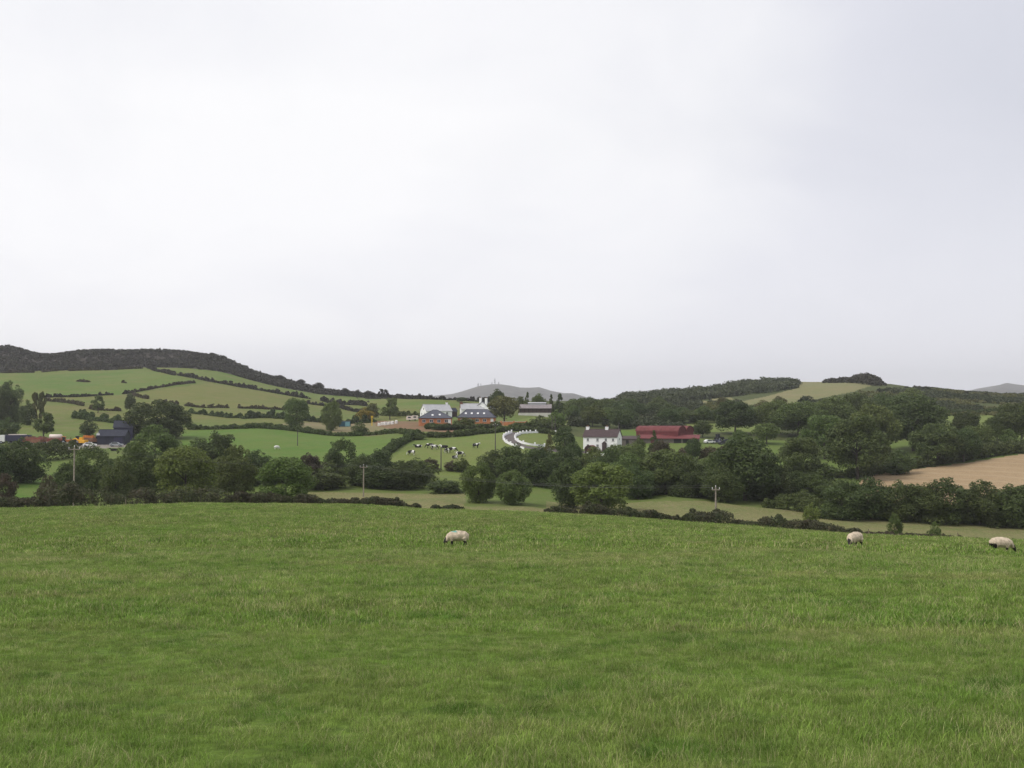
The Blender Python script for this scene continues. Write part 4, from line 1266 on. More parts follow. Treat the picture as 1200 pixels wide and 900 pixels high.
bungalow(510, 430, R(6), 13.6, 10, 1.6, 'orange brick bungalow with a pyramid slate roof beside the building plot', ((-1.2, .35), (1.8, .4)))
bungalow(559, 434, R(-3), 15.4, 9, 9.0, 'orange brick bungalow with a long hipped slate roof and white roof lights', ((-4.5, .5), (-2.0, .5), (.6, .5), (3.2, .5)))
ow = thing('garden_wall', at(596, 424, 0), R(-2), 'long low orange brick wall right of the two bungalows', 'wall')
MB().box(-8.2, 7.4, -.2, .2, -1, 1.6).build('wall', 'brick_orange', ow)
MB().box(-8.26, 7.46, -.26, .26, 1.602, 1.72).build('coping', 'cream_render', ow)
for x in (-8.2, -3, 2.2, 7.4):
    MB().bev(x - .32, x + .32, -.32, .32, -1, 1.95).build('pier', 'brick_orange', ow)

# white houses behind
wa = thing('farmhouse', at(511, 492, 0), R(24), 'white gabled house with a pale grey roof behind the left orange bungalow', 'house')
L, D, he, hr = 13.0, 9.0, 3.0, 6.0
gable_walls(L, D, he, hr).build('wall', 'white_render', wa)
rf = gable_roof(L, D, he, hr).build('roof', 'roof_pale', wa)
chimney(rf, L / 2 - 1, 0, hr - .5, hr + 1.0, .9, 'white_render')
for x in (-4, 0, 4):
    facade_window(wa, x, 1.3, 1.1, 1.2, -D / 2)
side_window(wa, -0.6, 3.4, 1.0, 1.2, -L / 2, -1)
side_window(wa, -2.4, 1.0, 1.0, 1.2, -L / 2, -1); side_window(wa, 2.0, 1.0, 1.0, 1.2, -L / 2, -1)
an = MB().box(L / 2 + .01, L / 2 + 3.4, -2.5, 2.5, -1, 2.8).build('annexe', 'dark_board', wa)
MB().prism([(-2.8, 2.81), (2.8, 2.81), (0, 4.6)], L / 2 + .005, L / 2 + 3.7, axis='x').build('roof', 'slate_dark', an)
wb = thing('farmhouse', at(553, 500, 0), R(8), 'white house with a pale roof and a brown brick chimney behind the right bungalow', 'house')
L, D, he, hr = 11.0, 8.0, 3.2, 6.0
gable_walls(L, D, he, hr).build('wall', 'white_render', wb)
rf = gable_roof(L, D, he, hr).build('roof', 'roof_pale', wb)
chimney(rf, -L / 2 + .3, 0, hr - 2.0, hr + .5, 1.5, 'brick_brown')
for x in (-3.6, 0, 3.6):
    facade_window(wb, x, 1.3, 1.1, 1.2, -D / 2)
wc = thing('farmhouse', at(569, 503, 0), R(72), 'white gable end house with two tall white chimneys right of the pale roofed house', 'house')
L, D, he, hr = 10.0, 7.2, 3.8, 6.6
gable_walls(L, D, he, hr).build('wall', 'white_render', wc)
rf = gable_roof(L, D, he, hr).build('roof', 'slate', wc)
chimney(rf, -L / 2 + .6, -1.9, hr - 2.2, hr + 1.7, 1.2, 'white_render')
chimney(rf, -L / 2 + .6, 1.0, hr - 1.4, hr + 1.9, 1.2, 'white_render')
side_window(wc, 0.8, 3.4, 1.0, 1.2, -L / 2, -1); side_window(wc, -1.6, 1.0, 1.0, 1.2, -L / 2, -1)

# long low barn
lb = thing('barn', at(627, 510, 0), R(-3), 'long low dark barn with a grey roof and raised ridge vent', 'barn')
L, D, he, hr = 16.2, 9, 3.6, 5.4
gable_walls(L, D, he, hr).build('wall', 'dark_board', lb)
MB().box(-L / 2 - .06, L / 2 + .06, -D / 2 - .06, D / 2 + .06, -1.2, 1.3).build('plinth', 'cream_render', lb)
rf = gable_roof(L, D, he, hr, .5).build('roof', 'roof_grey', lb)
m = MB().box(-3.4, 5.4, -1.0, 1.0, hr - .3, hr + .75); m.prism([(-1.25, hr + .752), (1.25, hr + .752), (0, hr + 1.25)], -3.6, 5.6, axis='x')
m.build('ridge_vent', 'roof_pale', rf)
m = MB()
for x in np.arange(-7, 7.1, 2):
    m.box(x - .12, x + .12, -D / 2 - .08, -D / 2 - .003, 1.302, 3.3)
m.build('post', 'dark_opening', lb)

# slate barns of the left yard
def slate_barn(px, Y, rz, L, D, he, hr, label, wall='slate_dark', door=True):
    b = thing('barn', at(px, Y, 0), rz, label, 'barn')
    gable_walls(L, D, he, hr).build('wall', wall, b)
    gable_roof(L, D, he, hr).build('roof', 'slate_dark', b)
    if door:
        MB().box(L * .1, L * .1 + 2.8, -D / 2 - .06, -D / 2 + .02, 0, he - .4).build('sliding_door', 'navy_paint', b)
    return b


sb = slate_barn(134, 350, R(6), 9.0, 7, 2.6, 4.6, 'dark slate barn at the right end of the farmyard')
slate_barn(146, 366, R(14), 6.4, 6, 4.6, 6.8, 'taller dark blue roofed barn behind the slate barn of the farmyard', 'navy_paint', False)
ds = thing('satellite_dish', (sb.location.x - 3.9, sb.location.y - 3.75, sb.location.z + 3.2), R(10), 'white dish on the front corner of the slate farmyard barn', 'dish')
m = MB()
rings = [(0.0, 0.12), (.25, .10), (.45, .02), (.55, -.08)]
v = []; f = []
for i, (r, y) in enumerate(rings):
    v += [(r * math.cos(a) + 0.0, y, r * math.sin(a)) for a in np.linspace(0, 2 * math.pi, 12, endpoint=False)]
for i in range(3):
    f += [(i * 12 + k, i * 12 + (k + 1) % 12, (i + 1) * 12 + (k + 1) % 12, (i + 1) * 12 + k) for k in range(12)]
m.add(v, f).build('reflector', 'white_paint', ds)
MB().tube([(0, .14, -.1), (0, .3, -.5)], .05, 6).build('bracket', 'galvanised', ds)

# blue green container on the hillside
ct = thing('container', at(404, 478, 0), R(12), 'blue green shed container below the right tall hillside tree', 'container')
m = MB().box(-2.7, 2.7, -1.25, 1.25, 0.15, 2.6)
for x in np.arange(-2.55, 2.6, .3):
    m.box(x - .07, x + .07, -1.30, -1.252, .25, 2.5)
m.build('body', 'teal_paint', ct)
MB().box(-2.78, 2.78, -1.33, 1.33, 2.602, 2.72).build('roof', 'galvanised', ct)
MB().box(0.2, 2.3, -1.36, -1.302, .2, 2.3).build('door', 'pale_teal', ct)
for x in (-2.4, 2.4):
    MB().box(x - .2, x + .2, -1.2, 1.2, -.4, .148).build('foot', 'machine_dark', ct)

# bags and pallets of the building plot
names = ['leftmost', 'second', 'third', 'fourth', 'fifth', 'sixth']
for i, px in enumerate((444.5, 448.5, 452, 456, 460, 464.5)):
    b = thing('bulk_bag', at(px, 455 + (i % 2) * 3, 0), R(i * 17), f'{names[i]} white builders bag in the row at the left of the building plot', 'bag', 'white builders bags on the plot')
    m = MB().bev(-.65, .65, -.55, .55, -.2, 1.15 + .12 * (i % 3), .16)
    m.build('sack', 'bag_white', b)
    m = MB()
    for sx in (-.5, .5):
        m.tube([(sx, -.45, 1.1), (sx, -.2, 1.5), (sx, .2, 1.5), (sx, .45, 1.1)], .05, 5)
    m.build('strap', 'bag_white', b)
for px, lab in ((480, 'left one of two pale caravans on the reddish plot'), (486.5, 'right one of two pale caravans on the reddish plot')):
    c = thing('caravan', at(px, 470, 0), R(8), lab, 'caravan')
    MB().prism([(-1.4, .5), (1.3, .5), (1.5, 1.2), (1.2, 2.3), (-1.2, 2.35), (-1.5, 1.4)], -.95, .95).build('body', 'cream_paint', c)
    MB().box(-.8, .5, -.98, -.94, 1.3, 1.9).build('window', 'window_glass', c)
    for y in (-.85, .85):
        MB().wheel(0, y, .3, .32, .2).build('wheel', 'rubber', c)
    MB().box(1.4, 2.4, -.06, .06, .42, .52).build('drawbar', 'galvanised', c)
ys_ = thing('marker_post', at(436, 462, 0), R(4), 'orange yellow marker post beside the yellow flowering gorse bush', 'post')
MB().tube([(0, 0, -.4), (0, 0, 3.6), (0, 0, 3.7)], [.22, .2, .1], 8).build('pole', 'sign_yellow', ys_)
MB().box(-.5, .5, -.05, .05, 3.72, 4.5).build('board', 'sign_yellow', ys_)


# curved white walls of the drive
def white_wall(px, label, ppx=7):
    pts = hits(px, 300)
    o = pts[0]
    t = thing('garden_wall', o, 0, label, 'wall')
    fine = []
    for a, b in zip(pts[:-1], pts[1:]):
        n = max(2, int((b - a).length / 0.9))
        for i in range(n):
            p = a.lerp(b, i / n); fine.append(Vector((p.x, p.y, float(gz(p.x, p.y)))))
    fine.append(pts[-1])
    fine = [p - o for p in fine]
    # rounded corners
    for _ in range(6):
        fine = [fine[0]] + [(fine[i - 1] + fine[i] * 2 + fine[i + 1]) / 4 for i in range(1, len(fine) - 1)] + [fine[-1]]
    for nm, w, z0, z1, mat in (('wall', .11, -.6, .62, 'white_render'), ('coping', .15, .622, .70, 'white_paint')):
        v = []
        for i, p in enumerate(fine):
            d = (fine[min(i + 1, len(fine) - 1)] - fine[max(i - 1, 0)]); d.z = 0; d.normalize()
            s = Vector((-d.y, d.x, 0)) * w
            v += [p - s + Vector((0, 0, z0)), p + s + Vector((0, 0, z0)), p + s + Vector((0, 0, z1)), p - s + Vector((0, 0, z1))]
        n = len(fine)
        f = [(4 * i + k, 4 * i + (k + 1) % 4, 4 * i + 4 + (k + 1) % 4, 4 * i + 4 + k) for i in range(n - 1) for k in range(4)]
        f += [(3, 2, 1, 0), (4 * n - 4, 4 * n - 3, 4 * n - 2, 4 * n - 1)]
        MB().add(v, f).build(nm, mat, t)
    pm = MB().bev(-.26, .26, -.26, .26, -.6, 1.2, .05).mesh('pier', ['white_render'])
    acc = 0; last = fine[0]
    for p in fine:
        acc += (p - last).length; last = p
        if acc > 4.2 or p is fine[0]:
            acc = 0
            q = link(bpy.data.objects.new('pier', pm), t); q.location = p
    return t


white_wall([(599.5, 507.5), (594, 509.5), (590, 512), (589.5, 515), (592, 518.5), (598, 521.5), (606, 524.5), (614, 526.5)], 'outer curved white wall around the bend of the drive')
white_wall([(651, 508), (636, 507.5), (622, 507.5), (611, 508.5), (606, 510.5), (603, 513), (604, 516), (609, 519), (617, 521.5), (628, 523), (642, 524)], 'inner white wall curving round the lawn beside the drive')
for px, py in ((595, 534.5), (591, 543)):
    pass

# ------------------------------------------------------------------ vehicles


def wheels(parent, spots, r, w, name='wheel'):
    tm = MB().wheel(0, 0, 0, r, w, 16).mesh('tyre', ['rubber'])
    hm = MB().wheel(0, 0, 0, r * .5, w + .04, 10).mesh('hub', ['galvanised'])
    for x, y in spots:
        o = link(bpy.data.objects.new(name, tm), parent); o.location = (x, y, r)
        link(bpy.data.objects.new('hub', hm), o)


def car(px, Y, rz, paint, label):
    c = thing('parked_car', at(px, Y, .02), rz, label, 'car')
    side = [(-2.05, .35), (2.05, .35), (2.1, .7), (1.9, .85), (1.0, .95), (.45, 1.42), (-1.1, 1.45), (-1.85, 1.0), (-2.1, .9)]
    MB().prism(side, -.85, .85).build('body', paint, c)
    m = MB(); m.prism([(-1.35, .98), (.72, .98), (.38, 1.36), (-1.0, 1.38)], -.87, -.855); m.prism([(-1.35, .98), (.72, .98), (.38, 1.36), (-1.0, 1.38)], .855, .87)
    m.build('window', 'window_glass', c)
    wheels(c, [(-1.3, -.78), (1.3, -.78), (-1.3, .78), (1.3, .78)], .33, .22)
    for y in (-.6, .6):
        MB().box(2.06, 2.12, y - .15, y + .15, .62, .78).build('headlight', 'white_paint', c)
    return c


# lorry
lo = thing('lorry', at(17, 349, 0), R(8), 'parked lorry with a white cab and dark box trailer', 'lorry')
m = MB(); m.prism([(-4.6, .7), (-2.6, .7), (-2.6, 3.0), (-4.1, 3.0), (-4.6, 2.0)], -1.2, 1.2); cb = m.build('cab', 'white_paint', lo)
MB().prism([(-4.66, 1.9), (-4.6, 1.9), (-4.14, 2.85), (-4.2, 2.85)], -1.05, 1.05).build('windscreen', 'window_glass', cb)
MB().bev(-2.4, 5.4, -1.25, 1.25, 1.0, 3.0, .06).build('trailer', 'navy_paint', lo)
MB().box(-1.5, 3.8, -1.0, 1.0, 3.002, 3.25).build('sheet', 'cream_paint', lo)
MB().box(-4.4, 5.3, -.6, .6, .55, .98).build('chassis', 'machine_dark', lo)
wheels(lo, [(x, y) for x in (-3.7, -1.2, 3.2, 4.5) for y in (-1.05, 1.05)], .5, .32)

# tank trailer
tt = thing('tank_trailer', at(66, 348, 0), R(4), 'red trailer carrying a long pale tank in the farmyard', 'trailer')
MB().bev(-2.5, 2.4, -1.1, 1.1, .75, 1.9, .08).build('bed', 'machine_red', tt)
MB().tube([(-2.1, 0, 2.5), (-1.95, 0, 2.5), (1.95, 0, 2.5), (2.1, 0, 2.5)], [.4, .75, .75, .4], 16).build('tank', 'cream_paint', tt, True)
for x in (-1.3, 1.3):
    MB().box(x - .15, x + .15, -.7, .7, 1.902, 2.0).build('cradle', 'machine_dark', tt)
wheels(tt, [(-1.6, -1), (-1.6, 1), (1.2, -1), (1.2, 1)], .48, .3)
MB().box(2.41, 3.6, -.08, .08, .85, 1.0).build('drawbar', 'machine_dark', tt)


def tractor(px, Y, rz, paint, label):
    t = thing('tractor', at(px, Y, 0), rz, label, 'tractor')
    MB().prism([(-.3, .8), (1.9, .75), (1.95, 1.35), (1.6, 1.55), (-.3, 1.6)], -.4, .4).build('bonnet', paint, t)
    m = MB().box(-1.5, -.32, -.65, .65, .9, 1.5)
    for x, y in ((-1.45, -.6), (-1.45, .6), (-.4, -.6), (-.4, .6)):
        m.box(x - .05, x + .05, y - .05, y + .05, 1.502, 2.5)
    m.bev(-1.6, -.25, -.75, .75, 2.502, 2.65, .05)
    cb = m.build('cab', paint, t)
    MB().box(-1.42, -.43, -.57, .57, 1.52, 2.48).build('glass', 'window_glass', cb)
    wheels(t, [(-.95, -.85), (-.95, .85)], .8, .42, 'rear_wheel')
    wheels(t, [(1.4, -.7), (1.4, .7)], .48, .3, 'front_wheel')
    MB().tube([(1.1, .3, 1.56), (1.1, .3, 2.3)], .05, 6).build('exhaust', 'machine_dark', t)
    return t


tractor(79, 347, R(15), 'machine_orange', 'orange tractor parked right of the pale tank trailer')
tractor(88, 350, R(-160), 'machine_dark', 'dark tractor between the orange tractor and yellow digger')


def digger(px, Y, rz, paint, label, boom):
    d = thing('digger', at(px, Y, 0), rz, label, 'digger')
    for y in (-.9, .9):
        MB().prism([(-1.5, .35), (-1.2, 0), (1.2, 0), (1.5, .35), (1.2, .7), (-1.2, .7)], y - .25, y + .25).build('track', 'rubber', d)
    bd = MB().bev(-1.6, .5, -1.15, 1.15, .75, 1.75, .12).build('engine_house', paint, d)
    MB().prism([(.52, .76), (1.5, .76), (1.5, 1.6), (1.2, 2.6), (.1, 2.6), (.1, 1.76), (.52, 1.76)], -1.1, -.1).build('cab', paint, d)
    MB().prism([(.65, 1.55), (1.4, 1.55), (1.15, 2.45), (.3, 2.45), (.3, 1.85), (.65, 1.85)], -1.13, -1.101).build('glass', 'window_glass', d)
    b = MB().tube([(.9, .45, 1.4), (2.1, .45, 1.4 + boom), (3.2, .45, 1.1 + boom)], [.2, .24, .16], 6).build('boom', paint, d)
    MB().tube([(3.2, .45, 1.1 + boom), (3.5, .45, .6)], [.15, .11], 6).build('dipper', paint, d)
    MB().prism([(3.2, .1), (3.9, .1), (3.95, .7), (3.4, .75)], .05, .85).build('bucket', 'machine_dark', d)
    return d


digger(97, 344, R(170), 'machine_yellow', 'bright yellow digger in the middle of the farmyard', .8)
digger(112, 349, R(20), 'machine_brown', 'rusty brown digger with a raised boom left of the slate barn', 2.0)


def tipper(px, Y, rz, label, paint='machine_red', load='machine_brown'):
    t = thing('tipper_trailer', at(px, Y, 0), rz, label, 'trailer')
    MB().prism([(-2, .8), (1.8, .8), (2.1, 1.9), (-2.1, 1.9)], -1.05, 1.05).build('body', paint, t)
    r = random.Random(int(px)); m = MB()
    for i in range(7):
        x = -1.6 + i * .5; h = r.uniform(.3, .9)
        m.prism([(x - .5, 1.88), (x + .5, 1.88), (x + .2, 1.9 + h), (x - .25, 1.9 + h * .8)], -.8 + r.uniform(0, .3), .8 - r.uniform(0, .3))
    m.build('load', load, t)
    wheels(t, [(-.5, -.95), (-.5, .95), (.6, -.95), (.6, .95)], .42, .28)
    MB().box(1.8, 3.1, -.07, .07, .82, .95).build('drawbar', 'machine_dark', t)


tipper(36, 346, R(5), 'red brown tipper trailer with a heaped load, nearest the lorry')
tipper(44, 342, R(-12), 'lower rust red tipper trailer in front of its heaped neighbour', 'machine_brown', 'machine_red')
tipper(51, 350, R(20), 'rust coloured trailer left of the tree behind the yard', 'machine_brown', 'machine_brown')
tipper(105, 352, R(-8), 'brown trailer behind the yellow digger', 'machine_brown', 'machine_orange')
car(106, 338, R(12), 'white_paint', 'white car in front of the rusty brown digger')
car(137, 341, R(5), 'galvanised', 'grey car in front of the slate farmyard barn')
car(831, 376, R(20), 'white_paint', 'white car at the right end of the red barn lean-to')
car(840, 378, R(-40), 'navy_paint', 'dark blue car, nearest the white car by the red barn')
car(848, 374, R(15), 'machine_dark', 'black car in the middle of the dark cars right of the red barn')
car(854, 382, R(-15), 'navy_paint', 'dark blue car under the big dark tree, rightmost of the parked cars')
tractor(843, 390, R(30), 'machine_dark', 'dark tractor behind the parked cars right of the red barn')

# ------------------------------------------------------------------ poles, wires and masts


def power_pole(px, top, Y, mat, label, arm=1.6, rz=0.0, group=None):
    g = gp(px, Y)
    h = EYE + slope_of(top) * Y - g.z
    t = thing('power_pole', g, rz, label, 'power pole', group)
    MB().tube([(0, 0, -.5), (0, 0, h)], [.17, .115], 8).build('pole', mat, t)
    tops = []
    if arm:
        MB().box(-arm / 2, arm / 2, -.17, -.06, h - .45, h - .31).build('crossarm', mat, t)
        for x in (-arm / 2 + .1, 0, arm / 2 - .1):
            z = h - .308 if x else h + .002
            y = -.115 if x else 0
            m = MB().tube([(x, y, z), (x, y, z + .12)], .03, 6)
            m.tube([(x, y, z + .1), (x, y, z + .2), (x, y, z + .24), (x, y, z + .32)], [.06, .07, .05, .03], 8)
            m.build('insulator', 'white_porcelain', t)
            tops.append(t.matrix_basis @ Vector((x, y, z + .3)))
    return t, tops


import mathutils
bpy.context.view_layer.update()
p1 = power_pole(88, 524, 176, 'pole_wood', 'weathered grey wooden power pole with white insulators behind the bramble hedge', 1.9, R(8))
p2 = power_pole(426.5, 545.5, 226, 'pole_wood', 'pale wooden power pole with a crossarm standing on the pale strip left of centre', 1.7, R(-6))
p3 = power_pole(838, 571, 159, 'pole_wood', 'pale wooden power pole with a crossarm in the hedge at the near field edge', 1.3, R(4))
power_pole(517, 524, 284, 'dark_pole_wood', 'dark bare pole in front of the grazing cows', 0)
p5 = power_pole(580.5, 497, 318, 'dark_pole_wood', 'dark power pole at the right side of the cow pasture', 1.6)
power_pole(349, 503, 350, 'dark_pole_wood', 'thin dark pole standing in the bright green meadow', 0)
power_pole(647, 487, 402, 'dark_pole_wood', 'left one of two close dark poles below the long low barn', 0)
power_pole(650.5, 487, 404, 'dark_pole_wood', 'right one of two close dark poles below the long low barn', 0)
power_pole(589.5, 494, 398, 'pole_wood', 'pale post below the orange garden wall', 0)
power_pole(725, 495, 372, 'dark_pole_wood', 'thin dark pole behind the farmhouse gable', 0)


def wires(a, b, label, sag):
    k = thing('overhead_wire', a[1], 0, label, 'wire')
    for q, s in zip(a, b):
        m = MB(); pts = []
        for i in range(17):
            t = i / 16
            p = q.lerp(s, t) - a[1]; p.z -= sag * 4 * t * (1 - t); pts.append(p)
        m.tube(pts, .016, 4); m.build('strand', 'wire', k)


wires(p1[1], p2[1], 'three thin wires between the left pole and the mid valley pole', 1.2)
wires(p2[1], p3[1], 'three thin wires between the mid valley pole and the right hand pole', 1.6)


def mast(px, top, Y, base, w, label, dish=0):
    z1 = EYE + slope_of(top) * Y; z0 = EYE + slope_of(base) * Y
    x = (px - 600) / F * Y
    t = thing('radio_mast', (x, Y, z0), 0, label, 'mast')
    h = z1 - z0; m = MB()
    cs = [(-w, -w), (w, -w), (w, w), (-w, w)]
    for a, b in cs:
        m.tube([(a, b, -8), (a * .3, b * .3, h)], 1.1, 4)
    n = 6
    for i in range(n):
        za, zb = h * i / n, h * (i + 1) / n; fa, fb = 1 - .7 * i / n, 1 - .7 * (i + 1) / n
        for k in range(4):
            a, b = cs[k], cs[(k + 1) % 4]
            m.tube([(a[0] * fa, a[1] * fa, za), (b[0] * fb, b[1] * fb, zb)], .7, 4)
    m.build('lattice', 'galvanised', t)
    for i in range(dish):
        MB().tube([(-w * .8, -w - .5, h * (.45 + .25 * i)), (-w * .8, -w - 1.8, h * (.45 + .25 * i))], 2.2, 12).build('dish', 'roof_grey', t)
    return t


mast(580, 443.5, 5000, 452, 3.0, 'tallest radio mast on the distant mountain top', 2)
mast(576.5, 447.5, 5000, 452, 2.6, 'short radio mast left of the tallest one on the mountain', 1)
mast(584.5, 447.5, 5000, 452, 2.6, 'short radio mast right of the tallest one on the mountain', 2)
mast(560.5, 449, 4990, 455, 3.0, 'left one of the two masts apart on the mountain shoulder', 2)
mast(563.5, 449.5, 4990, 454.5, 3.0, 'right one of the two masts apart on the mountain shoulder', 1)
for px, py, lab in ((579, 450.8, 'low station hut under the tallest radio mast'), (562, 453.2, 'low station hut under the two masts apart')):
    h = thing('hut', ((px - 600) / F * 4985, 4985, EYE + slope_of(py) * 4985 - 6), 0, lab, 'hut')
    MB().box(-9, 9, -5, 5, -8, 6).build('wall', 'roof_grey', h)
    MB().box(-9.5, 9.5, -5.5, 5.5, 6.01, 7).build('roof', 'slate', h)

# fence posts at the near field edge
for i, (px, Y, lab) in enumerate(((149, 151.5, 'pale wooden fence post in front of the tall bramble hedge'), (32, 151.5, 'grey wooden fence post before the low bramble hedge at far left'),
                                  (1016, 151, 'wooden fence post just right of the middle sheep'), (1120, 151, 'wooden fence post left of the far right sheep'))):
    p = thing('fence_post', at(px, Y), 0, lab, 'fence post')
    MB().tube([(0, 0, -.3), (.02 * i - .03, 0, 1.25), (.02 * i - .03, 0, 1.32)], [.075, .065, .03], 7).build('stake', 'post_wood', p)

# ------------------------------------------------------------------ animals
plain('wool', (0.58, 0.48, 0.36), 0.95, 0.35, 6.0, spec=0.1, bump=0.8)
plain('dark_fur', (0.022, 0.019, 0.017), 0.8, 0.3, 5)
plain('paint_mark', (0.16, 0.36, 0.30), 0.9, 0.2, 5)
plain('cow_white', (0.72, 0.70, 0.66), 0.8, 0.1, 2)


def patch_mat(name, thr, scale):
    m, t, b = newmat(name)
    g = nd(t, 'ShaderNodeTexCoord'); oi = nd(t, 'ShaderNodeObjectInfo')
    ad = nd(t, 'ShaderNodeVectorMath', operation='MULTIPLY_ADD')
    cb = nd(t, 'ShaderNodeCombineXYZ'); [lk(t, oi.outputs['Random'], cb.inputs[i]) for i in range(3)]
    lk(t, cb.outputs[0], ad.inputs[0]); ad.inputs[1].default_value = (37, 17, 53); lk(t, g.outputs['Object'], ad.inputs[2])
    n = noise(t, ad.outputs[0], scale, 2, 0.4)
    lk(t, mixc(t, ramp(t, n, [(thr - .02, 0), (thr + .02, 1)]), (0.014, 0.013, 0.013), (0.78, 0.76, 0.72)), b.inputs['Base Color'])
    set_spec(b, .8, .2)
    MATS[name] = m


patch_mat('cow_patches', 0.55, 1.0)


def grow(name, chains, voxel, smooth=4):
    """one continuous body: tapered limbs and trunk fused into a single skin"""
    m = MB()
    for pts in chains:
        P_ = [Vector(p[:3]) for p in pts]; rad = [p[3] for p in pts]
        # rounded ends
        d0 = (P_[0] - P_[1]).normalized(); d1 = (P_[-1] - P_[-2]).normalized()
        P_ = [P_[0] + d0 * rad[0] * .75, P_[0] + d0 * rad[0] * .45] + P_ + [P_[-1] + d1 * rad[-1] * .45, P_[-1] + d1 * rad[-1] * .75]
        rad = [rad[0] * .5, rad[0] * .85] + rad + [rad[-1] * .85, rad[-1] * .5]
        m.tube(P_, rad, 14)
    me = m.mesh(name, [])
    o = bpy.data.objects.new(name, me)
    COL.objects.link(o)
    q = o.modifiers.new('fuse', 'REMESH'); q.mode = 'VOXEL'; q.voxel_size = voxel
    q = o.modifiers.new('soft', 'SMOOTH'); q.factor = .5; q.iterations = smooth
    dg = bpy.context.evaluated_depsgraph_get()
    out = bpy.data.meshes.new_from_object(o.evaluated_get(dg))
    bpy.data.objects.remove(o)
    bpy.data.meshes.remove(me)
    out.name = name
    return out


def sheep_mesh(head=0.0, step=0.0, mark=False, darkrump=False):
    ch = [[(-.50, 0, .50, .20), (-.40, 0, .54, .255), (-.20, 0, .545, .275), (.05, 0, .535, .28), (.25, 0, .53, .255), (.38, 0, .50, .21)],
          [(.30, 0, .55, .20), (.44, .01 + head * .3, .47, .165), (.56, .02 + head * .6, .33, .12), (.63, .03 + head, .23, .095)],
          [(.61, .03 + head, .25, .080), (.67, .035 + head * 1.2, .15, .066), (.715, .04 + head * 1.4, .055, .045)],
          [(-.56, 0, .52, .06), (-.62, 0, .42, .045), (-.62, 0, .32, .03)]]
    for s in (-1, 1):
        d = step * s
        ch.append([(.24, s * .12, .40, .12), (.25 + d * .5, s * .13, .26, .062), (.26 + d * .8, s * .13, .15, .036), (.25 + d, s * .13, .02, .034)])
        ch.append([(-.38, s * .13, .42, .15), (-.40 - d * .3, s * .145, .29, .085), (-.47 - d * .6, s * .14, .17, .040), (-.43 - d, s * .14, .02, .034)])
        ch.append([(.60, .03 + head + s * .07, .27, .026), (.585, .03 + head + s * .16, .25, .020)])
    me = grow('sheep_body', ch, .017, 3)
    for m in ('wool', 'dark_fur', 'paint_mark'):
        me.materials.append(MATS[m])
    n = len(me.vertices); co = np.empty(n * 3, np.float32); me.vertices.foreach_get('co', co); co = co.reshape(-1, 3)
    no = np.empty(n * 3, np.float32); me.vertices.foreach_get('normal', no); no = no.reshape(-1, 3)
    wool = (co[:, 2] > .27) & (co[:, 0] < .56)
    d = (vnoise(co[:, 0] * 9 + co[:, 2] * 6, co[:, 1] * 9 + co[:, 2] * 4, 1.0, 41) * .016 + vnoise(co[:, 0] * 24 + co[:, 2] * 15, co[:, 1] * 24, 1.0, 42) * .010)
    co += no * (d * wool)[:, None]
    me.vertices.foreach_set('co', co.ravel())
    mi = np.zeros(len(me.polygons), np.int32)
    ce = np.empty(len(me.polygons) * 3, np.float32); me.polygons.foreach_get('center', ce); ce = ce.reshape(-1, 3)
    x, y, z = ce.T
    wob = vnoise(x * 20, y * 20 + z * 9, 1.0, 43) * .025
    mi[(x > .575 + wob) | (z < .275 + wob)] = 1
    if darkrump:
        mi[(x < -.36 + wob * 2) & (z < .50 + wob)] = 1
    if mark:
        mi[(x > .02 + wob * 3) & (x < .24 + wob * 3) & (z > .745 + wob)] = 2
    me.polygons.foreach_set('material_index', mi)
    me.polygons.foreach_set('use_smooth', np.ones(len(mi), bool))
    return me


FEET = {535.5: 640, 999.5: 641.5, 1171.5: 649}                    # where the near sheep stand


def place(me, name, px, Y, rz, label, cat, s=1.0, group=None, dz=0.0):
    g = gp(px, Y) if Y > 60 else hit(px, FEET[px], 30)
    t = link(bpy.data.objects.new(name, me))
    t.location = (g.x, g.y, g.z + dz); t.rotation_euler = (0, 0, rz); s *= g.y / 48.5 if Y < 60 else 1; t.scale = (s, s, s)
    return tag(t, label, cat, group)


place(sheep_mesh(0.02, .05, True), 'sheep', 535.5, 48.5, R(180 + 8), 'cream sheep with a green paint mark grazing in the middle of the field', 'sheep', .88, 'sheep grazing in the near field')
place(sheep_mesh(0.05, .04), 'sheep', 999.5, 48.5, R(180 + 42), 'plump cream sheep grazing at the field edge, turned partly away', 'sheep', .88, 'sheep grazing in the near field')
place(sheep_mesh(-.02, .05, False, True), 'sheep', 1171.5, 49.5, R(-6), 'cream sheep with dark hindquarters at the far right of the field', 'sheep', .88, 'sheep grazing in the near field', .05)
fs = sheep_mesh(0, .03)
fs.materials[0] = MATS['cow_white']; fs.materials[1] = MATS['cow_white']
place(fs, 'sheep', 325, 338, R(30), 'lone white animal in the bright green meadow', 'sheep', 1.5)


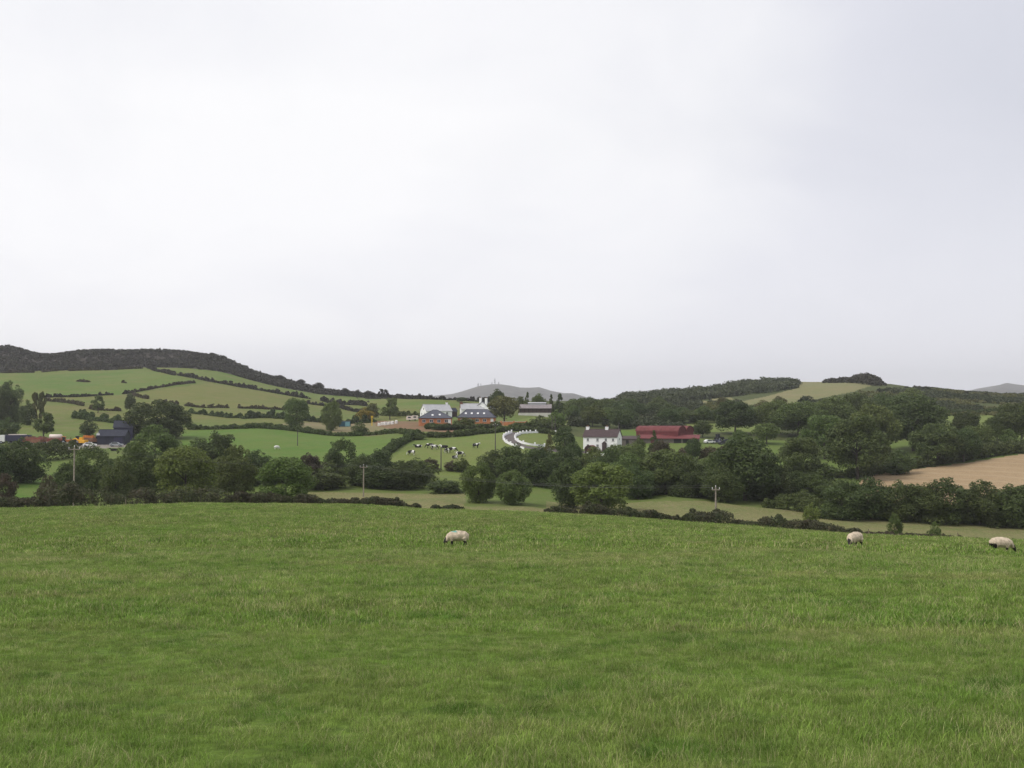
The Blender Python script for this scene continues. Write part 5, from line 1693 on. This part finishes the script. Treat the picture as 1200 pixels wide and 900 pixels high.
def cow_mesh(lying=False, head_up=False):
    dz = -.60 if lying else 0
    ch = [[(-.95, 0, 1.08 + dz, .24), (-.75, 0, 1.05 + dz, .34), (-.35, 0, 1.0 + dz, .40), (.15, 0, 1.0 + dz, .41), (.55, 0, 1.04 + dz, .34), (.72, 0, 1.06 + dz, .28)],
          [(-1.12, 0, 1.22 + dz, .05), (-1.22, 0, .95 + dz, .035), (-1.20, 0, max(.1, .55 + dz), .045)]]
    if head_up or lying:
        ch.append([(.65, 0, 1.12 + dz, .25), (.95, .02, 1.32 + dz, .17), (1.15, .03, 1.45 + dz, .13)])
        h = (1.17, .03, 1.47 + dz); ch.append([(h[0], h[1], h[2], .13), (1.38, .04, 1.35 + dz, .11), (1.58, .06, 1.22 + dz, .08)])
    else:
        ch.append([(.65, 0, 1.05, .25), (.95, .02, .88, .17), (1.15, .03, .66, .13)])
        h = (1.17, .03, .64); ch.append([(h[0], h[1], h[2], .13), (1.28, .05, .46, .11), (1.38, .06, .24, .08)])
    for s in (-1, 1):
        ch.append([(h[0] - .02, h[1] + s * .10, h[2] + .06, .04), (h[0] - .05, h[1] + s * .26, h[2] + .04, .035)])
        if lying:
            ch.append([(.55, s * .28, .34, .14), (.85, s * .36, .14, .08), (.55, s * .42, .08, .06)])
            ch.append([(-.6, s * .28, .36, .22), (-.2, s * .46, .14, .1), (-.62, s * .5, .08, .065)])
        else:
            ch.append([(.50, s * .18, .85, .18), (.50, s * .20, .58, .10), (.53 + s * .05, s * .2, .34, .065), (.50 + s * .09, s * .2, .04, .065)])
            ch.append([(-.74, s * .18, .90, .24), (-.72, s * .21, .66, .14), (-.90 - s * .04, s * .2, .42, .07), (-.82 - s * .09, s * .2, .04, .065)])
    if not lying:
        ch.append([(-.55, 0, .66, .14), (-.35, 0, .64, .12)])
    me = grow('cow_body', ch, .034, 3)
    me.materials.append(MATS['cow_patches'])
    for p in me.polygons:
        p.use_smooth = True
    return me


cg, cl, cu = cow_mesh(), cow_mesh(True), cow_mesh(False, True)
for px, Y, rz, me, lab in (
    (482, 312, 160, cg, 'black and white cow at the left end of the herd, apart from the rest'),
    (490, 328, 200, cl, 'mostly white cow lying near the top left corner of the cow pasture'),
    (503.5, 326, 185, cg, 'cow at the left of the close pair near the middle of the herd'),
    (509.5, 322, 30, cg, 'cow at the right of the close pair, just left of the dark pole'),
    (520.5, 326, 170, cl, 'dark cow lying at the top of the herd, right of the dark pole'),
    (523.5, 315, 120, cg, 'black and white cow standing in the middle of the herd beside the dark pole'),
    (531, 317, 10, cg, 'pale cow in the middle right of the herd'),
    (533, 306, 60, cl, 'small dark cow lying lowest in the herd'),
    (539.5, 309, 0, cg, 'white cow at the lower right of the herd'),
    (558, 326, 35, cu, 'black and white cow standing apart at the right of the herd'),
    (595, 304, 10, cl, 'white animal lying beside the bush below the drive'),
):
    place(me, 'cow', px, Y, R(rz), lab, 'cow', 1.12, 'cattle in the cow pasture')
place(cl, 'cow', 134, 326, R(190), 'black cow lying below the slate farmyard barn', 'cow')

# ------------------------------------------------------------------ grass of the near field


def grassmat(name, c1, c2, c3, c4=None):
    m, t, b = newmat(name)
    g = nd(t, 'ShaderNodeNewGeometry'); oi = nd(t, 'ShaderNodeObjectInfo')
    a = noise(t, g.outputs['Position'], 0.32, 4, 0.6, 0.4)
    k = mixc(t, ramp(t, a, [(0.34, 0), (0.66, 1)]), c1, c2)
    mp_ = nd(t, 'ShaderNodeMapping'); mp_.inputs['Scale'].default_value = (0.10, 0.22, 0.1)
    lk(t, g.outputs['Position'], mp_.inputs['Vector'])
    d = noise(t, mp_.outputs[0], 1.0, 5, 0.65, 0.3)
    k = mixc(t, ramp(t, d, [(0.48, 0), (0.72, 0.75)]), k, c3)
    e_ = noise(t, g.outputs['Position'], 0.9, 3, 0.6, 0.5)
    if c4:
        k = mixc(t, ramp(t, e_, [(0.52, 0), (0.66, 0.8)]), k, c4)
    hs = nd(t, 'ShaderNodeHueSaturation')
    mr = nd(t, 'ShaderNodeMapRange'); mr.inputs[3].default_value = 0.62; mr.inputs[4].default_value = 1.38
    isl = nd(t, 'ShaderNodeMapRange'); isl.inputs[3].default_value = 0.6; isl.inputs[4].default_value = 1.4; lk(t, g.outputs['Random Per Island'], isl.inputs[0])
    vm = nd(t, 'ShaderNodeMath', operation='MULTIPLY'); lk(t, mr.outputs[0], vm.inputs[0]); lk(t, isl.outputs[0], vm.inputs[1])
    lk(t, oi.outputs['Random'], mr.inputs[0]); lk(t, vm.outputs[0], hs.inputs['Value']); lk(t, k, hs.inputs['Color'])
    lk(t, hs.outputs[0], b.inputs['Base Color'])
    set_spec(b, .6, .2)
    tr = nd(t, 'ShaderNodeBsdfTranslucent'); lk(t, hs.outputs[0], tr.inputs[0])
    mx = nd(t, 'ShaderNodeMixShader'); mx.inputs[0].default_value = .3
    lk(t, b.outputs[0], mx.inputs[1]); lk(t, tr.outputs[0], mx.inputs[2])
    lk(t, mx.outputs[0], t.nodes['Material Output'].inputs[0])
    MATS[name] = m


grassmat('grass_blade', (0.158, 0.268, 0.040), (0.212, 0.298, 0.060), (0.280, 0.295, 0.092), (0.095, 0.190, 0.026))
grassmat('grass_straw', (0.42, 0.39, 0.19), (0.50, 0.45, 0.24), (0.55, 0.45, 0.27))


def tuft(n, rad, h, w, seed, straw=0.06, bend=0.6):
    r = np.random.default_rng(seed)
    V = []; Q = []; mi = []
    for i in range(n):
        a = r.uniform(0, 6.28); d = rad * math.sqrt(r.random())
        x, y = d * math.cos(a), d * math.sin(a)
        H = h * r.uniform(.5, 1.25); ww = w * r.uniform(.7, 1.2)
        f = r.uniform(0, 6.28); b = bend * r.uniform(.2, 1.2) * H; la = f + 1.57 + r.normal(0, .4)
        st = r.random() < straw
        if st:
            H *= 1.5; ww *= .6
        k = len(V)
        cx, cy = math.cos(f) * ww / 2, math.sin(f) * ww / 2
        bx, by = math.cos(la) * b, math.sin(la) * b
        V += [(x - cx, y - cy, -.02), (x + cx, y + cy, -.02), (x + bx * .4 + cx * .8, y + by * .4 + cy * .8, H * .6), (x + bx * .4 - cx * .8, y + by * .4 - cy * .8, H * .6),
              (x + bx + cx * .15, y + by + cy * .15, H), (x + bx - cx * .15, y + by - cy * .15, H)]
        Q += [(k, k + 1, k + 2, k + 3), (k + 3, k + 2, k + 4, k + 5)]
        mi += [1 if st else 0] * 2
    return mesh_np('grass_tuft', V, Q, ['grass_blade', 'grass_straw'], mi)


def grass_sheet(name, label, y0, y1, dens, tufts, smin, smax, margin):
    """tufts spread over the near field between two distances"""
    r = np.random.default_rng(int(y0 * 10))
    n = int(dens * (0.5 + margin / 10) * (y1**2 - y0**2))
    y = np.sqrt(r.uniform(y0**2, y1**2, n)); u = r.uniform(-.5 - margin / 10, .5 + margin / 10, n)
    x = u * y
    lush = vnoise(x, y, 1.3, 51) * .55 + vnoise(x * .5, y, 6, 52) * .6
    keep = r.random(n) < np.clip(.95 + lush * .3, .7, 1)
    for px in (535.5, 999.5, 1171.5):                       # grazed short round the sheep
        keep &= (np.hypot(x - hit(px, FEET[px], 30).x, y - hit(px, FEET[px], 30).y) > 1.0) | (r.random(n) < .25)
    x, y, lush = x[keep], y[keep], lush[keep]
    me = bpy.data.meshes.new(name)
    me.vertices.add(len(x))
    me.vertices.foreach_set('co', np.column_stack([x, y, gz(x, y)]).astype(np.float32).ravel())
    at_ = me.attributes.new('rot', 'FLOAT_VECTOR', 'POINT')
    at_.data.foreach_set('vector', np.column_stack([r.normal(0, .12, len(x)), r.normal(0, .12, len(x)), r.uniform(0, 6.28, len(x))]).astype(np.float32).ravel())
    at_ = me.attributes.new('scl', 'FLOAT', 'POINT')
    s = r.uniform(smin, smax, len(x)) * (1 + .55 * lush)
    at_.data.foreach_set('value', np.maximum(.62, s).astype(np.float32))
    at_ = me.attributes.new('pick', 'INT', 'POINT')
    at_.data.foreach_set('value', r.integers(0, len(tufts), len(x)).astype(np.int32))
    o = link(bpy.data.objects.new(name, me))
    col = bpy.data.collections.new(name + '_tufts')
    for t in tufts:
        col.objects.link(bpy.data.objects.new('grass_tuft', t))
    ng = bpy.data.node_groups.new(name, 'GeometryNodeTree')
    ng.interface.new_socket('Geometry', in_out='INPUT', socket_type='NodeSocketGeometry')
    ng.interface.new_socket('Geometry', in_out='OUTPUT', socket_type='NodeSocketGeometry')
    gi = ng.nodes.new('NodeGroupInput'); go = ng.nodes.new('NodeGroupOutput')
    ip = ng.nodes.new('GeometryNodeInstanceOnPoints'); ci = ng.nodes.new('GeometryNodeCollectionInfo')
    ci.inputs['Collection'].default_value = col
    ci.inputs['Separate Children'].default_value = True
    ci.inputs['Reset Children'].default_value = True

    def attr(nm, ty):
        q = ng.nodes.new('GeometryNodeInputNamedAttribute'); q.data_type = ty; q.inputs['Name'].default_value = nm
        return next(s_ for s_ in q.outputs if s_.enabled and s_.name == 'Attribute')
    ng.links.new(gi.outputs[0], ip.inputs['Points'])
    ng.links.new(ci.outputs[0], ip.inputs['Instance'])
    ip.inputs['Pick Instance'].default_value = True
    ng.links.new(attr('pick', 'INT'), ip.inputs['Instance Index'])
    ng.links.new(attr('rot', 'FLOAT_VECTOR'), ip.inputs['Rotation'])
    ng.links.new(attr('scl', 'FLOAT'), ip.inputs['Scale'])
    ng.links.new(ip.outputs[0], go.inputs[0])
    o.modifiers.new('tufts', 'NODES').node_group = ng
    return tag(o, label, 'grass', None, 'stuff')


near_t = [tuft(135, .17, .036, .0032, i, .06, 1.5) for i in range(5)] + [tuft(60, .16, .052, .0028, 9, .42, 1.9)]
mid_t = [tuft(115, .30, .052, .0085, 20 + i, .06, 1.4) for i in range(5)] + [tuft(60, .28, .068, .0065, 29, .40, 1.7)]
far_t = [tuft(110, .70, .068, .024, 40 + i, .08, 1.2) for i in range(5)] + [tuft(70, .6, .085, .02, 49, .36, 1.4)]
grass_sheet('grass', 'short green grass with pale straw stems close to the camera', 3.4, 13, 95, near_t, .7, 1.08, 1.6)
grass_sheet('grass', 'short green grazed grass in the middle of the near field', 13, 40, 32, mid_t, .75, 1.25, .8)
grass_sheet('grass', 'short green grazed grass towards the far edge of the near field', 40, 151, 5.0, far_t, .75, 1.2, .5)

# ------------------------------------------------------------------ haze
HAZE = 1.2e-4
m = bpy.data.materials.new('haze_air')
m.use_nodes = True
t = m.node_tree
t.nodes.clear()
pv = nd(t, 'ShaderNodeVolumePrincipled')
pv.inputs['Color'].default_value = (0.97, 0.98, 1.0, 1)
pv.inputs['Density'].default_value = HAZE
pv.inputs['Anisotropy'].default_value = 0.2
lk(t, pv.outputs[0], nd(t, 'ShaderNodeOutputMaterial').inputs['Volume'])
MATS['haze_air'] = m
hb = MB().box(-5200, 5200, -60, 7600, -80, 330).build('haze', 'haze_air')
tag(hb, 'thin pale haze filling the valley air', 'haze', None, 'stuff')
